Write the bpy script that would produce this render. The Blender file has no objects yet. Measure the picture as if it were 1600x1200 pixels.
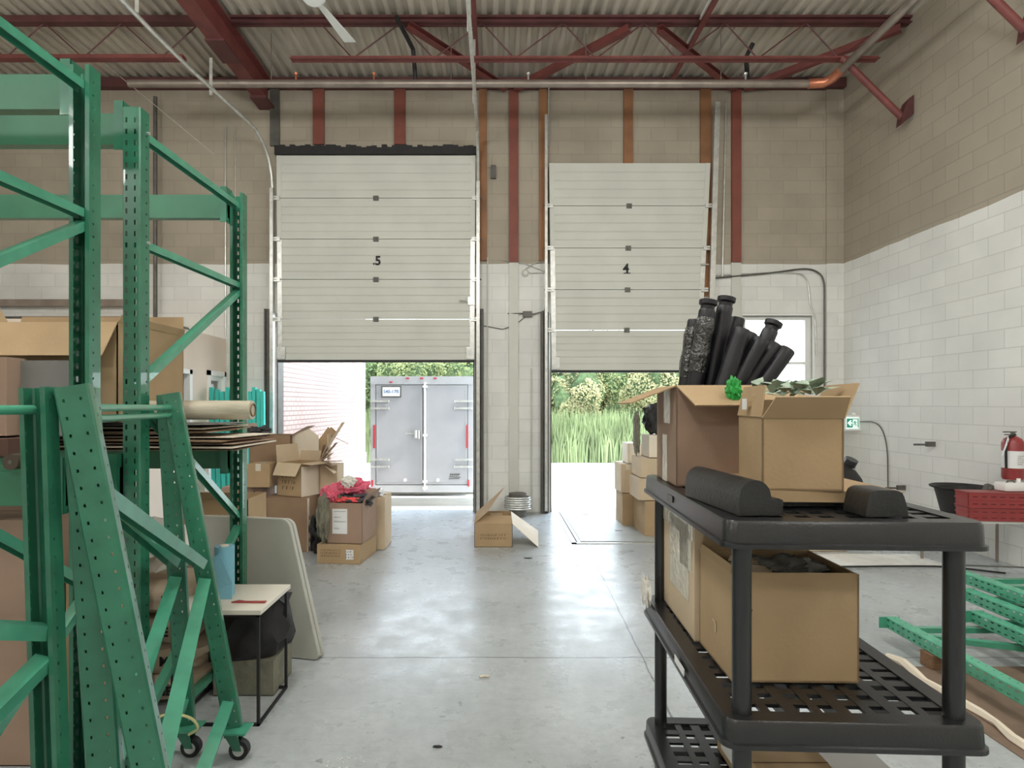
import bpy, bmesh, math, random
from mathutils import Vector, Matrix, noise
random.seed(7)
SC = bpy.context.scene
COL = SC.collection
PI = math.pi
V = Vector

# ---------------------------------------------------------------- camera, world, sun, exposure
cam = bpy.data.cameras.new('camera'); camo = bpy.data.objects.new('camera', cam); COL.objects.link(camo)
camo.location = (0, 0, 1.65); camo.rotation_euler = (PI/2, 0, 0)
cam.sensor_width = 36.0; cam.lens = 36.0*925/1600; cam.shift_x = 0.0156; cam.shift_y = 0.02
cam.clip_start = 0.02; cam.clip_end = 500
SC.camera = camo
SC.view_settings.view_transform = 'Standard'; SC.view_settings.look = 'None'
SC.view_settings.gamma = 1; SC.view_settings.use_curve_mapping = False
SC.view_settings.exposure = 0.1
SC.cycles.use_denoising = True
SC.cycles.max_bounces = 10; SC.cycles.diffuse_bounces = 6
SC.cycles.sample_clamp_indirect = 6

W = bpy.data.worlds.new('sky'); SC.world = W; W.use_nodes = True
nt = W.node_tree; nt.nodes.clear()
wo = nt.nodes.new('ShaderNodeOutputWorld'); bg = nt.nodes.new('ShaderNodeBackground')
tc = nt.nodes.new('ShaderNodeTexCoord'); sp = nt.nodes.new('ShaderNodeSeparateXYZ'); cr = nt.nodes.new('ShaderNodeValToRGB')
nt.links.new(tc.outputs['Generated'], sp.inputs[0]); nt.links.new(sp.outputs['Z'], cr.inputs[0])
cr.color_ramp.elements[0].position = 0.0; cr.color_ramp.elements[0].color = (0.90, 0.96, 1.0, 1)
cr.color_ramp.elements[1].position = 0.7; cr.color_ramp.elements[1].color = (0.66, 0.82, 1.0, 1)
nt.links.new(cr.outputs[0], bg.inputs[0]); nt.links.new(bg.outputs[0], wo.inputs[0])
bg.inputs[1].default_value = 7.5

sun = bpy.data.lights.new('sun', 'SUN'); sun.energy = 6.0; sun.angle = math.radians(6); sun.color = (1, .96, .88)
so = bpy.data.objects.new('sun', sun); COL.objects.link(so)
so.rotation_euler = V((-0.62, 0.10, -0.78)).to_track_quat('-Z', 'Y').to_euler()

def portal(x, z, w, h):
    l = bpy.data.lights.new('door_daylight_portal', 'AREA'); l.shape = 'RECTANGLE'; l.size = w; l.size_y = h
    l.cycles.is_portal = True
    o = bpy.data.objects.new('door_daylight_portal', l); COL.objects.link(o); o.location = (x, 9.3, z); o.rotation_euler = (-PI/2, 0, 0)
portal(-1.83, 1.2, 3.1, 2.5); portal(2.05, 1.1, 2.5, 2.3)

FILL_POWER = 142
FILL_LAMPS = [(-5.8, 2.2), (-5.8, -3.2), (-1.4, 3.2), (-1.4, 0.4), (-1.4, -3.6), (3.0, 3.0), (3.0, 0.4), (3.0, -3.6)]
for (lx, ly) in FILL_LAMPS:      # added fill lights that brighten the room; their unseen fittings are built further down
    l = bpy.data.lights.new('fill_light', 'POINT'); l.shadow_soft_size = .3
    l.energy = FILL_POWER; l.color = (.985, 1, .975)
    o = bpy.data.objects.new('fill_light', l); COL.objects.link(o); o.location = (lx, ly, 5.1)

# ---------------------------------------------------------------- materials
def srgb(r, g, b):
    f = lambda c: (c/255/12.92) if c/255 <= .04045 else ((c/255+.055)/1.055)**2.4
    return (f(r), f(g), f(b), 1)
MATS = {}
def mat(name, col, rough=.6, metal=0, var=.12, scale=6, bump=0, bscale=60, spec=.5, emit=None, estr=0, alpha=None, trans=0, coat=0, stretch=None):
    if name in MATS: return MATS[name]
    m = bpy.data.materials.new(name); m.use_nodes = True; n = m.node_tree; b = n.nodes['Principled BSDF']
    b.inputs['Roughness'].default_value = rough; b.inputs['Metallic'].default_value = metal
    b.inputs['Specular IOR Level'].default_value = spec
    if coat: b.inputs['Coat Weight'].default_value = coat
    if trans: b.inputs['Transmission Weight'].default_value = trans
    if emit: b.inputs['Emission Color'].default_value = emit; b.inputs['Emission Strength'].default_value = estr
    t = n.nodes.new('ShaderNodeTexCoord'); src = t.outputs['Object']
    if stretch:
        mp = n.nodes.new('ShaderNodeMapping'); mp.inputs['Scale'].default_value = stretch
        n.links.new(src, mp.inputs[0]); src = mp.outputs[0]
    if var:
        no = n.nodes.new('ShaderNodeTexNoise'); no.inputs['Scale'].default_value = scale; no.inputs['Detail'].default_value = 6
        n.links.new(src, no.inputs['Vector'])
        r = n.nodes.new('ShaderNodeValToRGB')
        r.color_ramp.elements[0].position = .3; r.color_ramp.elements[1].position = .7
        r.color_ramp.elements[0].color = (col[0]*(1-var), col[1]*(1-var), col[2]*(1-var), 1)
        r.color_ramp.elements[1].color = (min(1, col[0]*(1+var)), min(1, col[1]*(1+var)), min(1, col[2]*(1+var)), 1)
        n.links.new(no.outputs[0], r.inputs[0]); n.links.new(r.outputs[0], b.inputs['Base Color'])
    else: b.inputs['Base Color'].default_value = col
    if bump:
        nb = n.nodes.new('ShaderNodeTexNoise'); nb.inputs['Scale'].default_value = bscale; nb.inputs['Detail'].default_value = 4
        bu = n.nodes.new('ShaderNodeBump'); bu.inputs['Strength'].default_value = bump; bu.inputs['Distance'].default_value = .01
        n.links.new(src, nb.inputs['Vector'])
        n.links.new(nb.outputs[0], bu.inputs['Height']); n.links.new(bu.outputs[0], b.inputs['Normal'])
    MATS[name] = m; return m

def nmath(n, op, a, b=None):
    x = n.nodes.new('ShaderNodeMath'); x.operation = op
    for i, q in enumerate((a, b)):
        if q is None: continue
        if isinstance(q, (int, float)): x.inputs[i].default_value = q
        else: n.links.new(q, x.inputs[i])
    return x.outputs[0]
def mixc(n, fac, a, b, mode='MIX'):
    x = n.nodes.new('ShaderNodeMix'); x.data_type = 'RGBA'; x.blend_type = mode
    for i, q in ((0, fac), (6, a), (7, b)):
        if isinstance(q, (int, float)): x.inputs[i].default_value = q
        elif isinstance(q, tuple): x.inputs[i].default_value = q
        else: n.links.new(q, x.inputs[i])
    return x.outputs[2]

def block_mat(name, axis, upper, lower, split, bw=.406, bh=.2032, mortar=.008, mcol=.72, grime=.25, off=0.0, bs=.45, both=True):
    """painted block wall: axis is the horizontal world axis of the wall; the paint changes at height split"""
    m = bpy.data.materials.new(name); m.use_nodes = True; n = m.node_tree; b = n.nodes['Principled BSDF']
    g = n.nodes.new('ShaderNodeNewGeometry'); s = n.nodes.new('ShaderNodeSeparateXYZ'); n.links.new(g.outputs['Position'], s.inputs[0])
    c = n.nodes.new('ShaderNodeCombineXYZ'); n.links.new(nmath(n, 'ADD', s.outputs[axis], 40+off), c.inputs[0]); n.links.new(s.outputs['Z'], c.inputs[1])
    br = n.nodes.new('ShaderNodeTexBrick'); n.links.new(c.outputs[0], br.inputs['Vector'])
    br.inputs['Scale'].default_value = 1; br.inputs['Brick Width'].default_value = bw; br.inputs['Row Height'].default_value = bh
    br.inputs['Mortar Size'].default_value = mortar; br.inputs['Mortar Smooth'].default_value = .3; br.inputs['Bias'].default_value = 0
    br.inputs['Color1'].default_value = (1, 1, 1, 1); br.inputs['Color2'].default_value = (.93, .93, .93, 1); br.inputs['Mortar'].default_value = (mcol, mcol, mcol, 1)
    no = n.nodes.new('ShaderNodeTexNoise'); no.inputs['Scale'].default_value = 1.3; no.inputs['Detail'].default_value = 8; n.links.new(g.outputs['Position'], no.inputs['Vector'])
    jit = nmath(n, 'MULTIPLY', nmath(n, 'SUBTRACT', no.outputs[0], .5), .06)
    fac = nmath(n, 'GREATER_THAN', nmath(n, 'ADD', s.outputs['Z'], jit), split)
    base = mixc(n, fac, lower, upper)
    r = n.nodes.new('ShaderNodeValToRGB'); n.links.new(no.outputs[0], r.inputs[0])
    r.color_ramp.elements[0].position = .25; r.color_ramp.elements[1].position = .7
    r.color_ramp.elements[0].color = (1-grime, 1-grime, 1-grime, 1); r.color_ramp.elements[1].color = (1, 1, 1, 1)
    c1 = mixc(n, 1.0, base, br.outputs['Color'], 'MULTIPLY'); c2 = mixc(n, 1.0, c1, r.outputs[0], 'MULTIPLY')
    n.links.new(c2, b.inputs['Base Color']); b.inputs['Roughness'].default_value = .7
    fine = n.nodes.new('ShaderNodeTexNoise'); fine.inputs['Scale'].default_value = 45; fine.inputs['Detail'].default_value = 5; n.links.new(g.outputs['Position'], fine.inputs['Vector'])
    h = nmath(n, 'ADD', nmath(n, 'MULTIPLY', br.outputs['Fac'], -1.0), nmath(n, 'MULTIPLY', fine.outputs[0], .35))
    bu = n.nodes.new('ShaderNodeBump'); bu.inputs['Strength'].default_value = bs; bu.inputs['Distance'].default_value = .008
    n.links.new(h, bu.inputs['Height']); n.links.new(bu.outputs[0], b.inputs['Normal'])
    MATS[name] = m; return m

UP, LO = srgb(178, 167, 150), srgb(240, 239, 234)
M_back = block_mat('block_wall_back', 'X', UP, LO, 3.80, off=.05, mcol=.84, mortar=.006, grime=.22, bs=.3)
M_right = block_mat('block_wall_right', 'Y', UP, LO, 3.80, off=.1, mcol=.80, mortar=.006, grime=.15, bs=.35)
M_brick = block_mat('red_brick', 'Y', srgb(168, 146, 140), srgb(168, 146, 140), 99, bw=.26, bh=.095, mortar=.014, mcol=.5, grime=.2, bs=.3)

def floor_mat():
    m = bpy.data.materials.new('sealed_concrete'); m.use_nodes = True; n = m.node_tree; b = n.nodes['Principled BSDF']
    g = n.nodes.new('ShaderNodeNewGeometry'); s = n.nodes.new('ShaderNodeSeparateXYZ'); n.links.new(g.outputs['Position'], s.inputs[0])
    def N(sc, det=6, rg=.6, vec=None):
        x = n.nodes.new('ShaderNodeTexNoise'); x.inputs['Scale'].default_value = sc; x.inputs['Detail'].default_value = det; x.inputs['Roughness'].default_value = rg
        n.links.new(vec or g.outputs['Position'], x.inputs['Vector']); return x.outputs[0]
    def ramp(f, p0, c0, p1, c1):
        r = n.nodes.new('ShaderNodeValToRGB'); n.links.new(f, r.inputs[0]); r.color_ramp.elements[0].position = p0; r.color_ramp.elements[1].position = p1
        r.color_ramp.elements[0].color = (c0, c0, c0, 1) if not isinstance(c0, tuple) else c0
        r.color_ramp.elements[1].color = (c1, c1, c1, 1) if not isinstance(c1, tuple) else c1
        return r.outputs[0]
    base = ramp(N(.9, 9), .3, srgb(158, 163, 164), .7, srgb(192, 197, 199))
    fine = ramp(N(14, 8, .78), .38, .80, .60, 1.0)
    mp = n.nodes.new('ShaderNodeMapping'); mp.inputs['Scale'].default_value = (3, 22, 1); mp.inputs['Rotation'].default_value = (0, 0, .35); n.links.new(g.outputs['Position'], mp.inputs[0])
    scr = ramp(N(1.6, 6, .7, mp.outputs[0]), .34, .76, .42, 1.0)
    spots = ramp(N(9, 3, .5), .26, .40, .31, 1.0)
    c = mixc(n, .8, base, fine, 'MULTIPLY'); c = mixc(n, .8, c, scr, 'MULTIPLY'); c = mixc(n, .8, c, spots, 'MULTIPLY')
    wob = nmath(n, 'MULTIPLY', nmath(n, 'SUBTRACT', N(5, 4), .5), .03)
    j1 = nmath(n, 'LESS_THAN', nmath(n, 'ABSOLUTE', nmath(n, 'SUBTRACT', nmath(n, 'ADD', s.outputs['Y'], wob), 3.86)), .007)
    # the long saw cut that runs from the dock plate towards the plastic shelves
    lx = nmath(n, 'SUBTRACT', nmath(n, 'ADD', s.outputs['X'], wob), nmath(n, 'ADD', nmath(n, 'MULTIPLY', s.outputs['Y'], .036), .815))
    j2 = nmath(n, 'MULTIPLY', nmath(n, 'LESS_THAN', nmath(n, 'ABSOLUTE', lx), .006), nmath(n, 'LESS_THAN', s.outputs['Y'], 7.05))
    j = nmath(n, 'MAXIMUM', j1, j2)
    c = mixc(n, nmath(n, 'MULTIPLY', j, .75), c, (.06, .06, .055, 1))
    n.links.new(c, b.inputs['Base Color'])
    rr = ramp(N(4, 6), .3, .22, .7, .40); n.links.new(rr, b.inputs['Roughness'])
    b.inputs['Specular IOR Level'].default_value = .55
    bu = n.nodes.new('ShaderNodeBump'); bu.inputs['Strength'].default_value = .25; bu.inputs['Distance'].default_value = .004
    n.links.new(nmath(n, 'SUBTRACT', N(22, 6), j), bu.inputs['Height']); n.links.new(bu.outputs[0], b.inputs['Normal'])
    return m
M_floor = floor_mat()
M_deck = mat('roof_deck_metal', srgb(200, 192, 178), .55, .25, .18, 3, stretch=(1, .3, 1))
M_red = mat('red_oxide_steel', srgb(118, 62, 58), .55, 0, .2, 5)
M_redd = mat('dark_red_steel', srgb(92, 52, 52), .55, 0, .25, 5)
M_orange = mat('orange_primer_steel', srgb(146, 102, 68), .6, 0, .25, 2.5)
M_brown = mat('aged_red_column', srgb(128, 70, 58), .6, 0, .15, 3)
M_pipe = mat('grey_pipe', srgb(150, 138, 128), .4, .5, .2, 5)
M_copper = mat('copper_fitting', srgb(205, 130, 100), .35, .6, .15, 20)
M_galv = mat('galvanised_steel', srgb(205, 205, 200), .35, .6, .15, 14)
M_dgrey = mat('dark_grey_steel', srgb(96, 94, 88), .5, .2, .2, 8)
M_black = mat('black_rubber', srgb(30, 29, 29), .6, 0, .3, 10)
M_door = mat('door_panel_paint', srgb(206, 206, 197), .5, 0, .05, 2)
M_green = mat('green_rack_enamel', srgb(46, 112, 86), .28, 0, .2, 9, coat=.35, bump=.03, bscale=35)
M_green2 = mat('teal_rack_enamel', srgb(72, 150, 122), .28, 0, .15, 9, coat=.5)
M_beam = mat('green_beam_enamel', srgb(54, 112, 84), .35, 0, .12, 6)
M_teal = mat('turquoise_beam_enamel', srgb(60, 196, 184), .35, 0, .1, 6)
M_card = mat('cardboard', srgb(172, 146, 112), .85, 0, .08, 4, bump=.08, bscale=90)
M_cardl = mat('pale_cardboard', srgb(200, 180, 152), .85, 0, .07, 4, bump=.08, bscale=90)
M_cardd = mat('brown_cardboard', srgb(142, 116, 92), .85, 0, .1, 4, bump=.08, bscale=90)
M_cardp = mat('pinkish_cardboard', srgb(158, 132, 114), .85, 0, .08, 4, bump=.08, bscale=90)
M_cardw = mat('white_lined_cardboard', srgb(226, 214, 196), .8, 0, .05, 4)
M_tape = mat('clear_packing_tape', srgb(214, 206, 188), .15, 0, .15, 12, bump=.7, bscale=45, spec=.8)
M_plas = mat('black_plastic', srgb(28, 28, 30), .30, 0, .15, 8, bump=.08, bscale=160, spec=.7)
M_foam = mat('black_foam', srgb(40, 40, 40), .38, 0, .3, 10, bump=.15, bscale=120)
M_tube = mat('black_sleeve', srgb(25, 23, 29), .42, 0, .3, 14, bump=.25, bscale=22)
M_white = mat('white_paint', srgb(236, 236, 232), .4, 0, .03, 4)
M_off = mat('off_white_laminate', srgb(222, 216, 202), .35, 0, .03, 4)
M_paper = mat('white_paper', srgb(232, 232, 232), .7, 0, .03, 8)
M_ink = mat('black_ink', srgb(34, 32, 34), .7, 0, 0)
M_inkb = mat('brown_print', srgb(104, 78, 52), .8, 0, 0)
M_red2 = mat('red_plastic', srgb(146, 56, 56), .35, 0, .1, 8)
M_redl = mat('red_reflector', srgb(176, 60, 66), .25, 0, .05, 8)
M_blue = mat('blue_paper', srgb(120, 176, 194), .75, 0, .06, 10, bump=.2, bscale=80)
M_bluebag = mat('blue_plastic_bag', srgb(44, 96, 156), .3, 0, .2, 12, bump=.4, bscale=20)
M_ftab = mat('grey_table_plastic', srgb(176, 176, 166), .45, 0, .04, 6, bump=.1, bscale=120)
M_sack = mat('beige_sack', srgb(186, 168, 146), .75, 0, .1, 5, bump=.5, bscale=14)
M_wsack = mat('white_sack', srgb(226, 222, 214), .6, 0, .08, 6, bump=.5, bscale=14)
M_trail = mat('silver_trailer_skin', srgb(166, 165, 168), .4, .1, .05, 3)
M_traild = mat('trailer_frame_trim', srgb(172, 172, 174), .4, .1, .05, 3)
M_office = mat('office_wall_paint', srgb(222, 206, 190), .6, 0, .04, 2)
M_glass = mat('window_glass', (1, 1, 1, 1), .02, 0, 0, trans=1)
M_dark = mat('dark_interior', srgb(120, 118, 114), .7, 0, .15, 2)
M_film = mat('stretch_film', srgb(196, 188, 168), .12, 0, .12, 5, spec=.8, bump=.25, bscale=30, stretch=(1, 8, 8))
M_pink = mat('pink_cloth', srgb(220, 104, 128), .8, 0, .25, 18, bump=.5, bscale=30)
M_salmon = mat('coral_cloth', srgb(230, 92, 92), .8, 0, .2, 18, bump=.5, bscale=30)
M_cloth = mat('charcoal_cloth', srgb(74, 74, 76), .85, 0, .25, 12, bump=.6, bscale=26)
M_khaki = mat('olive_cloth', srgb(122, 120, 104), .85, 0, .2, 10, bump=.6, bscale=26)
M_leafg = mat('grey_green_leaf', srgb(156, 172, 154), .6, 0, .25, 18)
M_greenp = mat('bright_green_plastic', srgb(44, 160, 70), .5, 0, .25, 20)
M_conc = mat('outdoor_concrete', srgb(206, 204, 198), .8, 0, .08, 1.5, bump=.2, bscale=30)
M_wood = mat('raw_wood_block', srgb(132, 100, 74), .8, 0, .2, 8, stretch=(1, 8, 8))
M_leaf = mat('bush_leaf', srgb(114, 122, 76), .6, 0, .4, .8, spec=.2)
M_leaf2 = mat('bush_leaf_dark', srgb(88, 106, 66), .6, 0, .4, .8, spec=.2)
M_leaf3 = mat('bush_leaf_yellow', srgb(136, 132, 92), .6, 0, .35, .8, spec=.2)
M_reed = mat('reed_leaf', srgb(122, 134, 92), .6, 0, .35, 1.2, spec=.2)
M_bark = mat('bark', srgb(96, 82, 66), .9, 0, .3, 8)
M_steelplate = mat('dock_plate_steel', srgb(166, 168, 164), .42, .15, .15, 5, bump=.15, bscale=40)
M_exitg = mat('exit_sign_green', srgb(30, 132, 104), .5, 0, 0, emit=srgb(30, 132, 104), estr=.5)
M_exitw = mat('exit_sign_white', srgb(235, 245, 242), .5, 0, 0, emit=srgb(225, 245, 240), estr=.55)
M_fill_lamp = mat('fill_diffuser', (1, 1, 1, 1), .5, 0, 0, emit=(1, .96, .88, 1), estr=4)

# ---------------------------------------------------------------- mesh helpers
class MB:
    def __init__(s): s.v = []; s.f = []; s.mi = []; s.m = []
    def _add(s, vs, fs, M=None, mi=0):
        b = len(s.v)
        s.v += [tuple(M @ V(p)) if M else tuple(p) for p in vs]
        s.f += [tuple(b+i for i in f) for f in fs]; s.mi += [mi]*len(fs); return s
    def box(s, x0, x1, y0, y1, z0, z1, M=None, mi=0):
        vs = [(x, y, z) for z in (z0, z1) for y in (y0, y1) for x in (x0, x1)]
        return s._add(vs, [(0, 2, 3, 1), (4, 5, 7, 6), (0, 1, 5, 4), (2, 6, 7, 3), (0, 4, 6, 2), (1, 3, 7, 5)], M, mi)
    def bbox(s, x0, x1, y0, y1, z0, z1, r=.005, M=None, mi=0):
        """box with chamfered edges"""
        bm = bmesh.new(); bmesh.ops.create_cube(bm, size=1)
        for v in bm.verts: v.co = V(((x0+x1)/2+v.co.x*(x1-x0), (y0+y1)/2+v.co.y*(y1-y0), (z0+z1)/2+v.co.z*(z1-z0)))
        bmesh.ops.bevel(bm, geom=list(bm.edges), offset=r, segments=2, profile=.6, affect='EDGES')
        s.bm(bm, M, mi); return s
    def bm(s, bm, M=None, mi=0):
        bm.verts.ensure_lookup_table(); bm.verts.index_update()
        s._add([tuple(v.co) for v in bm.verts], [tuple(v.index for v in f.verts) for f in bm.faces], M, mi); bm.free(); return s
    def tube(s, pts, r, n=10, cap=True, mi=0, M=None):
        pts = [V(p) for p in pts]; rs = r if isinstance(r, (list, tuple)) else [r]*len(pts)
        vs = []; fs = []; up = None
        for i, p in enumerate(pts):
            t = (pts[min(i+1, len(pts)-1)]-pts[max(i-1, 0)]).normalized()
            if up is None: up = V((0, 0, 1)) if abs(t.z) < .9 else V((1, 0, 0))
            a = t.cross(up).normalized(); bb = a.cross(t).normalized(); up = bb
            vs += [tuple(p+(a*math.cos(2*PI*k/n)+bb*math.sin(2*PI*k/n))*rs[i]) for k in range(n)]
        for i in range(len(pts)-1):
            for k in range(n):
                fs.append((i*n+k, i*n+(k+1) % n, (i+1)*n+(k+1) % n, (i+1)*n+k))
        if cap: fs.append(tuple(range(n))[::-1]); fs.append(tuple((len(pts)-1)*n+k for k in range(n)))
        return s._add(vs, fs, M, mi)
    def sweep(s, prof, p, q, up=(0, 0, 1), mi=0):
        """extrude a closed 2-D outline from p to q; outline x = side, y = up"""
        p, q = V(p), V(q); t = (q-p).normalized(); u = V(up); a = t.cross(u).normalized(); u = a.cross(t).normalized(); n = len(prof)
        vs = [tuple(o+a*x+u*y) for o in (p, q) for x, y in prof]
        fs = [(k, (k+1) % n, n+(k+1) % n, n+k) for k in range(n)]
        fs += [tuple(range(n))[::-1], tuple(range(n, 2*n))]
        return s._add(vs, fs, None, mi)
    def lathe(s, prof, n=24, M=None, mi=0):
        vs = []; fs = []
        for (r, z) in prof: vs += [(r*math.cos(2*PI*k/n), r*math.sin(2*PI*k/n), z) for k in range(n)]
        for i in range(len(prof)-1):
            for k in range(n): fs.append((i*n+k, i*n+(k+1) % n, (i+1)*n+(k+1) % n, (i+1)*n+k))
        if prof[0][0] > 1e-4: fs.append(tuple(range(n))[::-1])
        if prof[-1][0] > 1e-4: fs.append(tuple((len(prof)-1)*n+k for k in range(n)))
        return s._add(vs, fs, M, mi)
    def poly(s, pts, th=None, M=None, mi=0):
        """flat polygon, optionally given thickness along its normal"""
        pts = [V(p) for p in pts]; n = len(pts)
        if not th: return s._add([tuple(p) for p in pts], [tuple(range(n))], M, mi)
        nn = (pts[1]-pts[0]).cross(pts[2]-pts[1]).normalized()*th
        vs = [tuple(p) for p in pts]+[tuple(p+nn) for p in pts]
        fs = [tuple(range(n))[::-1], tuple(range(n, 2*n))]+[(k, (k+1) % n, n+(k+1) % n, n+k) for k in range(n)]
        return s._add(vs, fs, M, mi)
    def blob(s, c, size, amp=.15, fr=2.5, seed=0, n=3, sq=.8, M=None, flat=None, mi=0):
        bm = bmesh.new(); bmesh.ops.create_icosphere(bm, subdivisions=n, radius=1)
        for v in bm.verts:
            d = v.co.copy(); q = V([math.copysign(abs(k)**sq, k) for k in d])
            k = 1+amp*noise.fractal(d*fr+V((seed*7.1, seed*3.3, seed)), 1, 2, 3)*1.6
            v.co = V((q.x*size[0]*k, q.y*size[1]*k, q.z*size[2]*k))+V(c)
            if flat is not None and v.co.z < flat: v.co.z = flat
        return s.bm(bm, M, mi)
    def build(s, name, m, parent=None, smooth=False, M=None, bevel=0, solid=0, wn=False):
        me = bpy.data.meshes.new(name); me.from_pydata(s.v, [], s.f)
        ms = m if isinstance(m, (list, tuple)) else [m]
        for x in ms: me.materials.append(x)
        if len(ms) > 1:
            for p, i in zip(me.polygons, s.mi): p.material_index = i
        me.update()
        b = bmesh.new(); b.from_mesh(me)
        if not solid: bmesh.ops.recalc_face_normals(b, faces=list(b.faces))
        b.to_mesh(me); b.free()
        if smooth:
            me.polygons.foreach_set('use_smooth', [True]*len(me.polygons))
            try: me.set_sharp_from_angle(angle=math.radians(40))
            except Exception: pass
        o = bpy.data.objects.new(name, me); COL.objects.link(o)
        if M is not None: o.matrix_world = M
        if parent is not None: o.parent = parent
        if bevel:
            md = o.modifiers.new('bevel', 'BEVEL'); md.width = bevel; md.segments = 2; md.limit_method = 'ANGLE'
        if solid:
            md = o.modifiers.new('solid', 'SOLIDIFY'); md.thickness = solid; md.offset = 0
        return o

def curve_pts(pts, k=6):
    P = [V(p) for p in pts]; P = [P[0]*2-P[1]]+P+[P[-1]*2-P[-2]]; out = []
    for i in range(1, len(P)-2):
        for j in range(k):
            t = j/k; a, b, c, d = P[i-1:i+3]
            out.append(.5*((2*b)+(c-a)*t+(2*a-5*b+4*c-d)*t*t+(3*b-a-3*c+d)*t**3))
    return out+[P[-2]]
def tag(o, label=None, cat=None, group=None, kind=None):
    if label: o['label'] = label
    if cat: o['category'] = cat
    if group: o['group'] = group
    if kind: o['kind'] = kind
    return o
def thing(name, label, cat, loc=(0, 0, 0), rz=0, group=None, kind=None, rot=None):
    o = bpy.data.objects.new(name, None); COL.objects.link(o); o.empty_display_size = .1
    o.location = loc; o.rotation_euler = rot or (0, 0, rz)
    return tag(o, label, cat, group, kind)
def copy_tree(o, parent=None):
    c = o.copy(); COL.objects.link(c)
    if parent is not None: c.parent = parent
    for ch in [x for x in bpy.data.objects if x.parent == o]: copy_tree(ch, c)
    return c
def text_part(name, body, size, m, M, parent, bold=0, depth=.001, sx=1.0, shear=0, align='CENTER'):
    cu = bpy.data.curves.new(name, 'FONT'); cu.body = body; cu.size = size; cu.align_x = align; cu.align_y = 'CENTER'
    cu.extrude = depth; cu.offset = bold; cu.shear = shear
    t = bpy.data.objects.new(name+'_src', cu); COL.objects.link(t)
    dg = bpy.context.evaluated_depsgraph_get(); me = bpy.data.meshes.new_from_object(t.evaluated_get(dg))
    bpy.data.objects.remove(t, do_unlink=True); bpy.data.curves.remove(cu)
    me.materials.clear(); me.materials.append(m)
    o = bpy.data.objects.new(name, me); COL.objects.link(o); o.matrix_basis = M @ Matrix.Diagonal((sx, 1, 1, 1))
    o.parent = parent; return o
def FACE(x, y, z): return Matrix.Translation((x, y, z)) @ Matrix.Rotation(PI/2, 4, 'X')   # upright, facing -Y
def frameM(o, z, y):
    z = V(z).normalized(); y = V(y); x = y.cross(z).normalized(); y = z.cross(x).normalized()
    return Matrix(((x.x, y.x, z.x, o[0]), (x.y, y.y, z.y, o[1]), (x.z, y.z, z.z, o[2]), (0, 0, 0, 1)))

# ---------------------------------------------------------------- the room
X0, X1, YB, YF, ZT = -9.0, 5.31, 9.07, -7.0, 6.62
o = MB().box(X0-.2, X1+.2, YF-.2, YB+.22, -.25, 0).build('floor', M_floor); tag(o, 'sealed grey concrete warehouse floor', None, kind='structure')
w = MB(); T = .22; D5 = (-3.36, -.33, 3.05); D4 = (.83, 3.26, 3.05); WN = (3.78, 4.84, 1.88, 3.01)
for x0, x1, z0, z1 in [(X0, D5[0], 0, ZT), (D5[0], D5[1], D5[2], ZT), (D5[1], D4[0], 0, ZT), (D4[0], D4[1], D4[2], ZT), (D4[1], WN[0], 0, ZT),
                       (WN[0], WN[1], 0, WN[2]), (WN[0], WN[1], WN[3], ZT), (WN[1], X1, 0, ZT)]:
    w.box(x0, x1, YB, YB+T, z0, z1)
w.box(5.05, 5.31, YB-.03, YB, 0, ZT)
tag(w.build('wall_back', M_back), 'block back wall with dock doors, beige above and white below', kind='structure')
tag(MB().box(X1, X1+.2, YF, YB+T, 0, ZT+.1).build('wall_right', M_right), 'long block wall at the right, beige above and white below', kind='structure')
tag(MB().box(X0-.2, X0, YF, YB+T, 0, ZT+.1).build('wall_left', M_right), kind='structure')
tag(MB().box(X0-.2, X1+.2, YF-.2, YF, 0, ZT+.1).build('wall_front', M_back), kind='structure')
# corrugated roof deck, ribs run towards the back wall
d = MB(); x = X0; p = .152; prof = []
while x < X1: prof += [(x, ZT), (x+.05, ZT), (x+.068, ZT+.042), (x+.134, ZT+.042)]; x += p
vs = [(a, y, z) for y in (YF, YB+T) for a, z in prof]; n = len(prof)
d._add(vs, [(k, k+1, n+k+1, n+k) for k in range(n-1)]); d.box(X0-.2, X1+.2, YF-.2, YB+T, ZT+.06, ZT+.2)
tag(d.build('ceiling', M_deck), 'corrugated metal roof deck overhead', kind='structure')

# ---------------------------------------------------------------- roof steel
g = thing('roof_girder', 'big dark red steel girder running from the back wall towards the upper left', 'girder')
b = MB(); gx = -3.5
for a in [(gx-.1, gx+.1, YF, YB, 6.2, 6.222), (gx-.1, gx+.1, YF, YB, 6.555, 6.577), (gx-.008, gx+.008, YF, YB, 6.222, 6.555)]: b.box(*a)
b.build('i_beam', M_red, g)
MB().box(gx-.12, gx+.12, 7.35, 7.85, 6.17, 6.2).build('bearing_plate', M_redd, g); MB().box(gx-.12, gx+.12, 8.7, YB, 6.16, 6.2).build('bearing_plate', M_redd, g)

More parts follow.
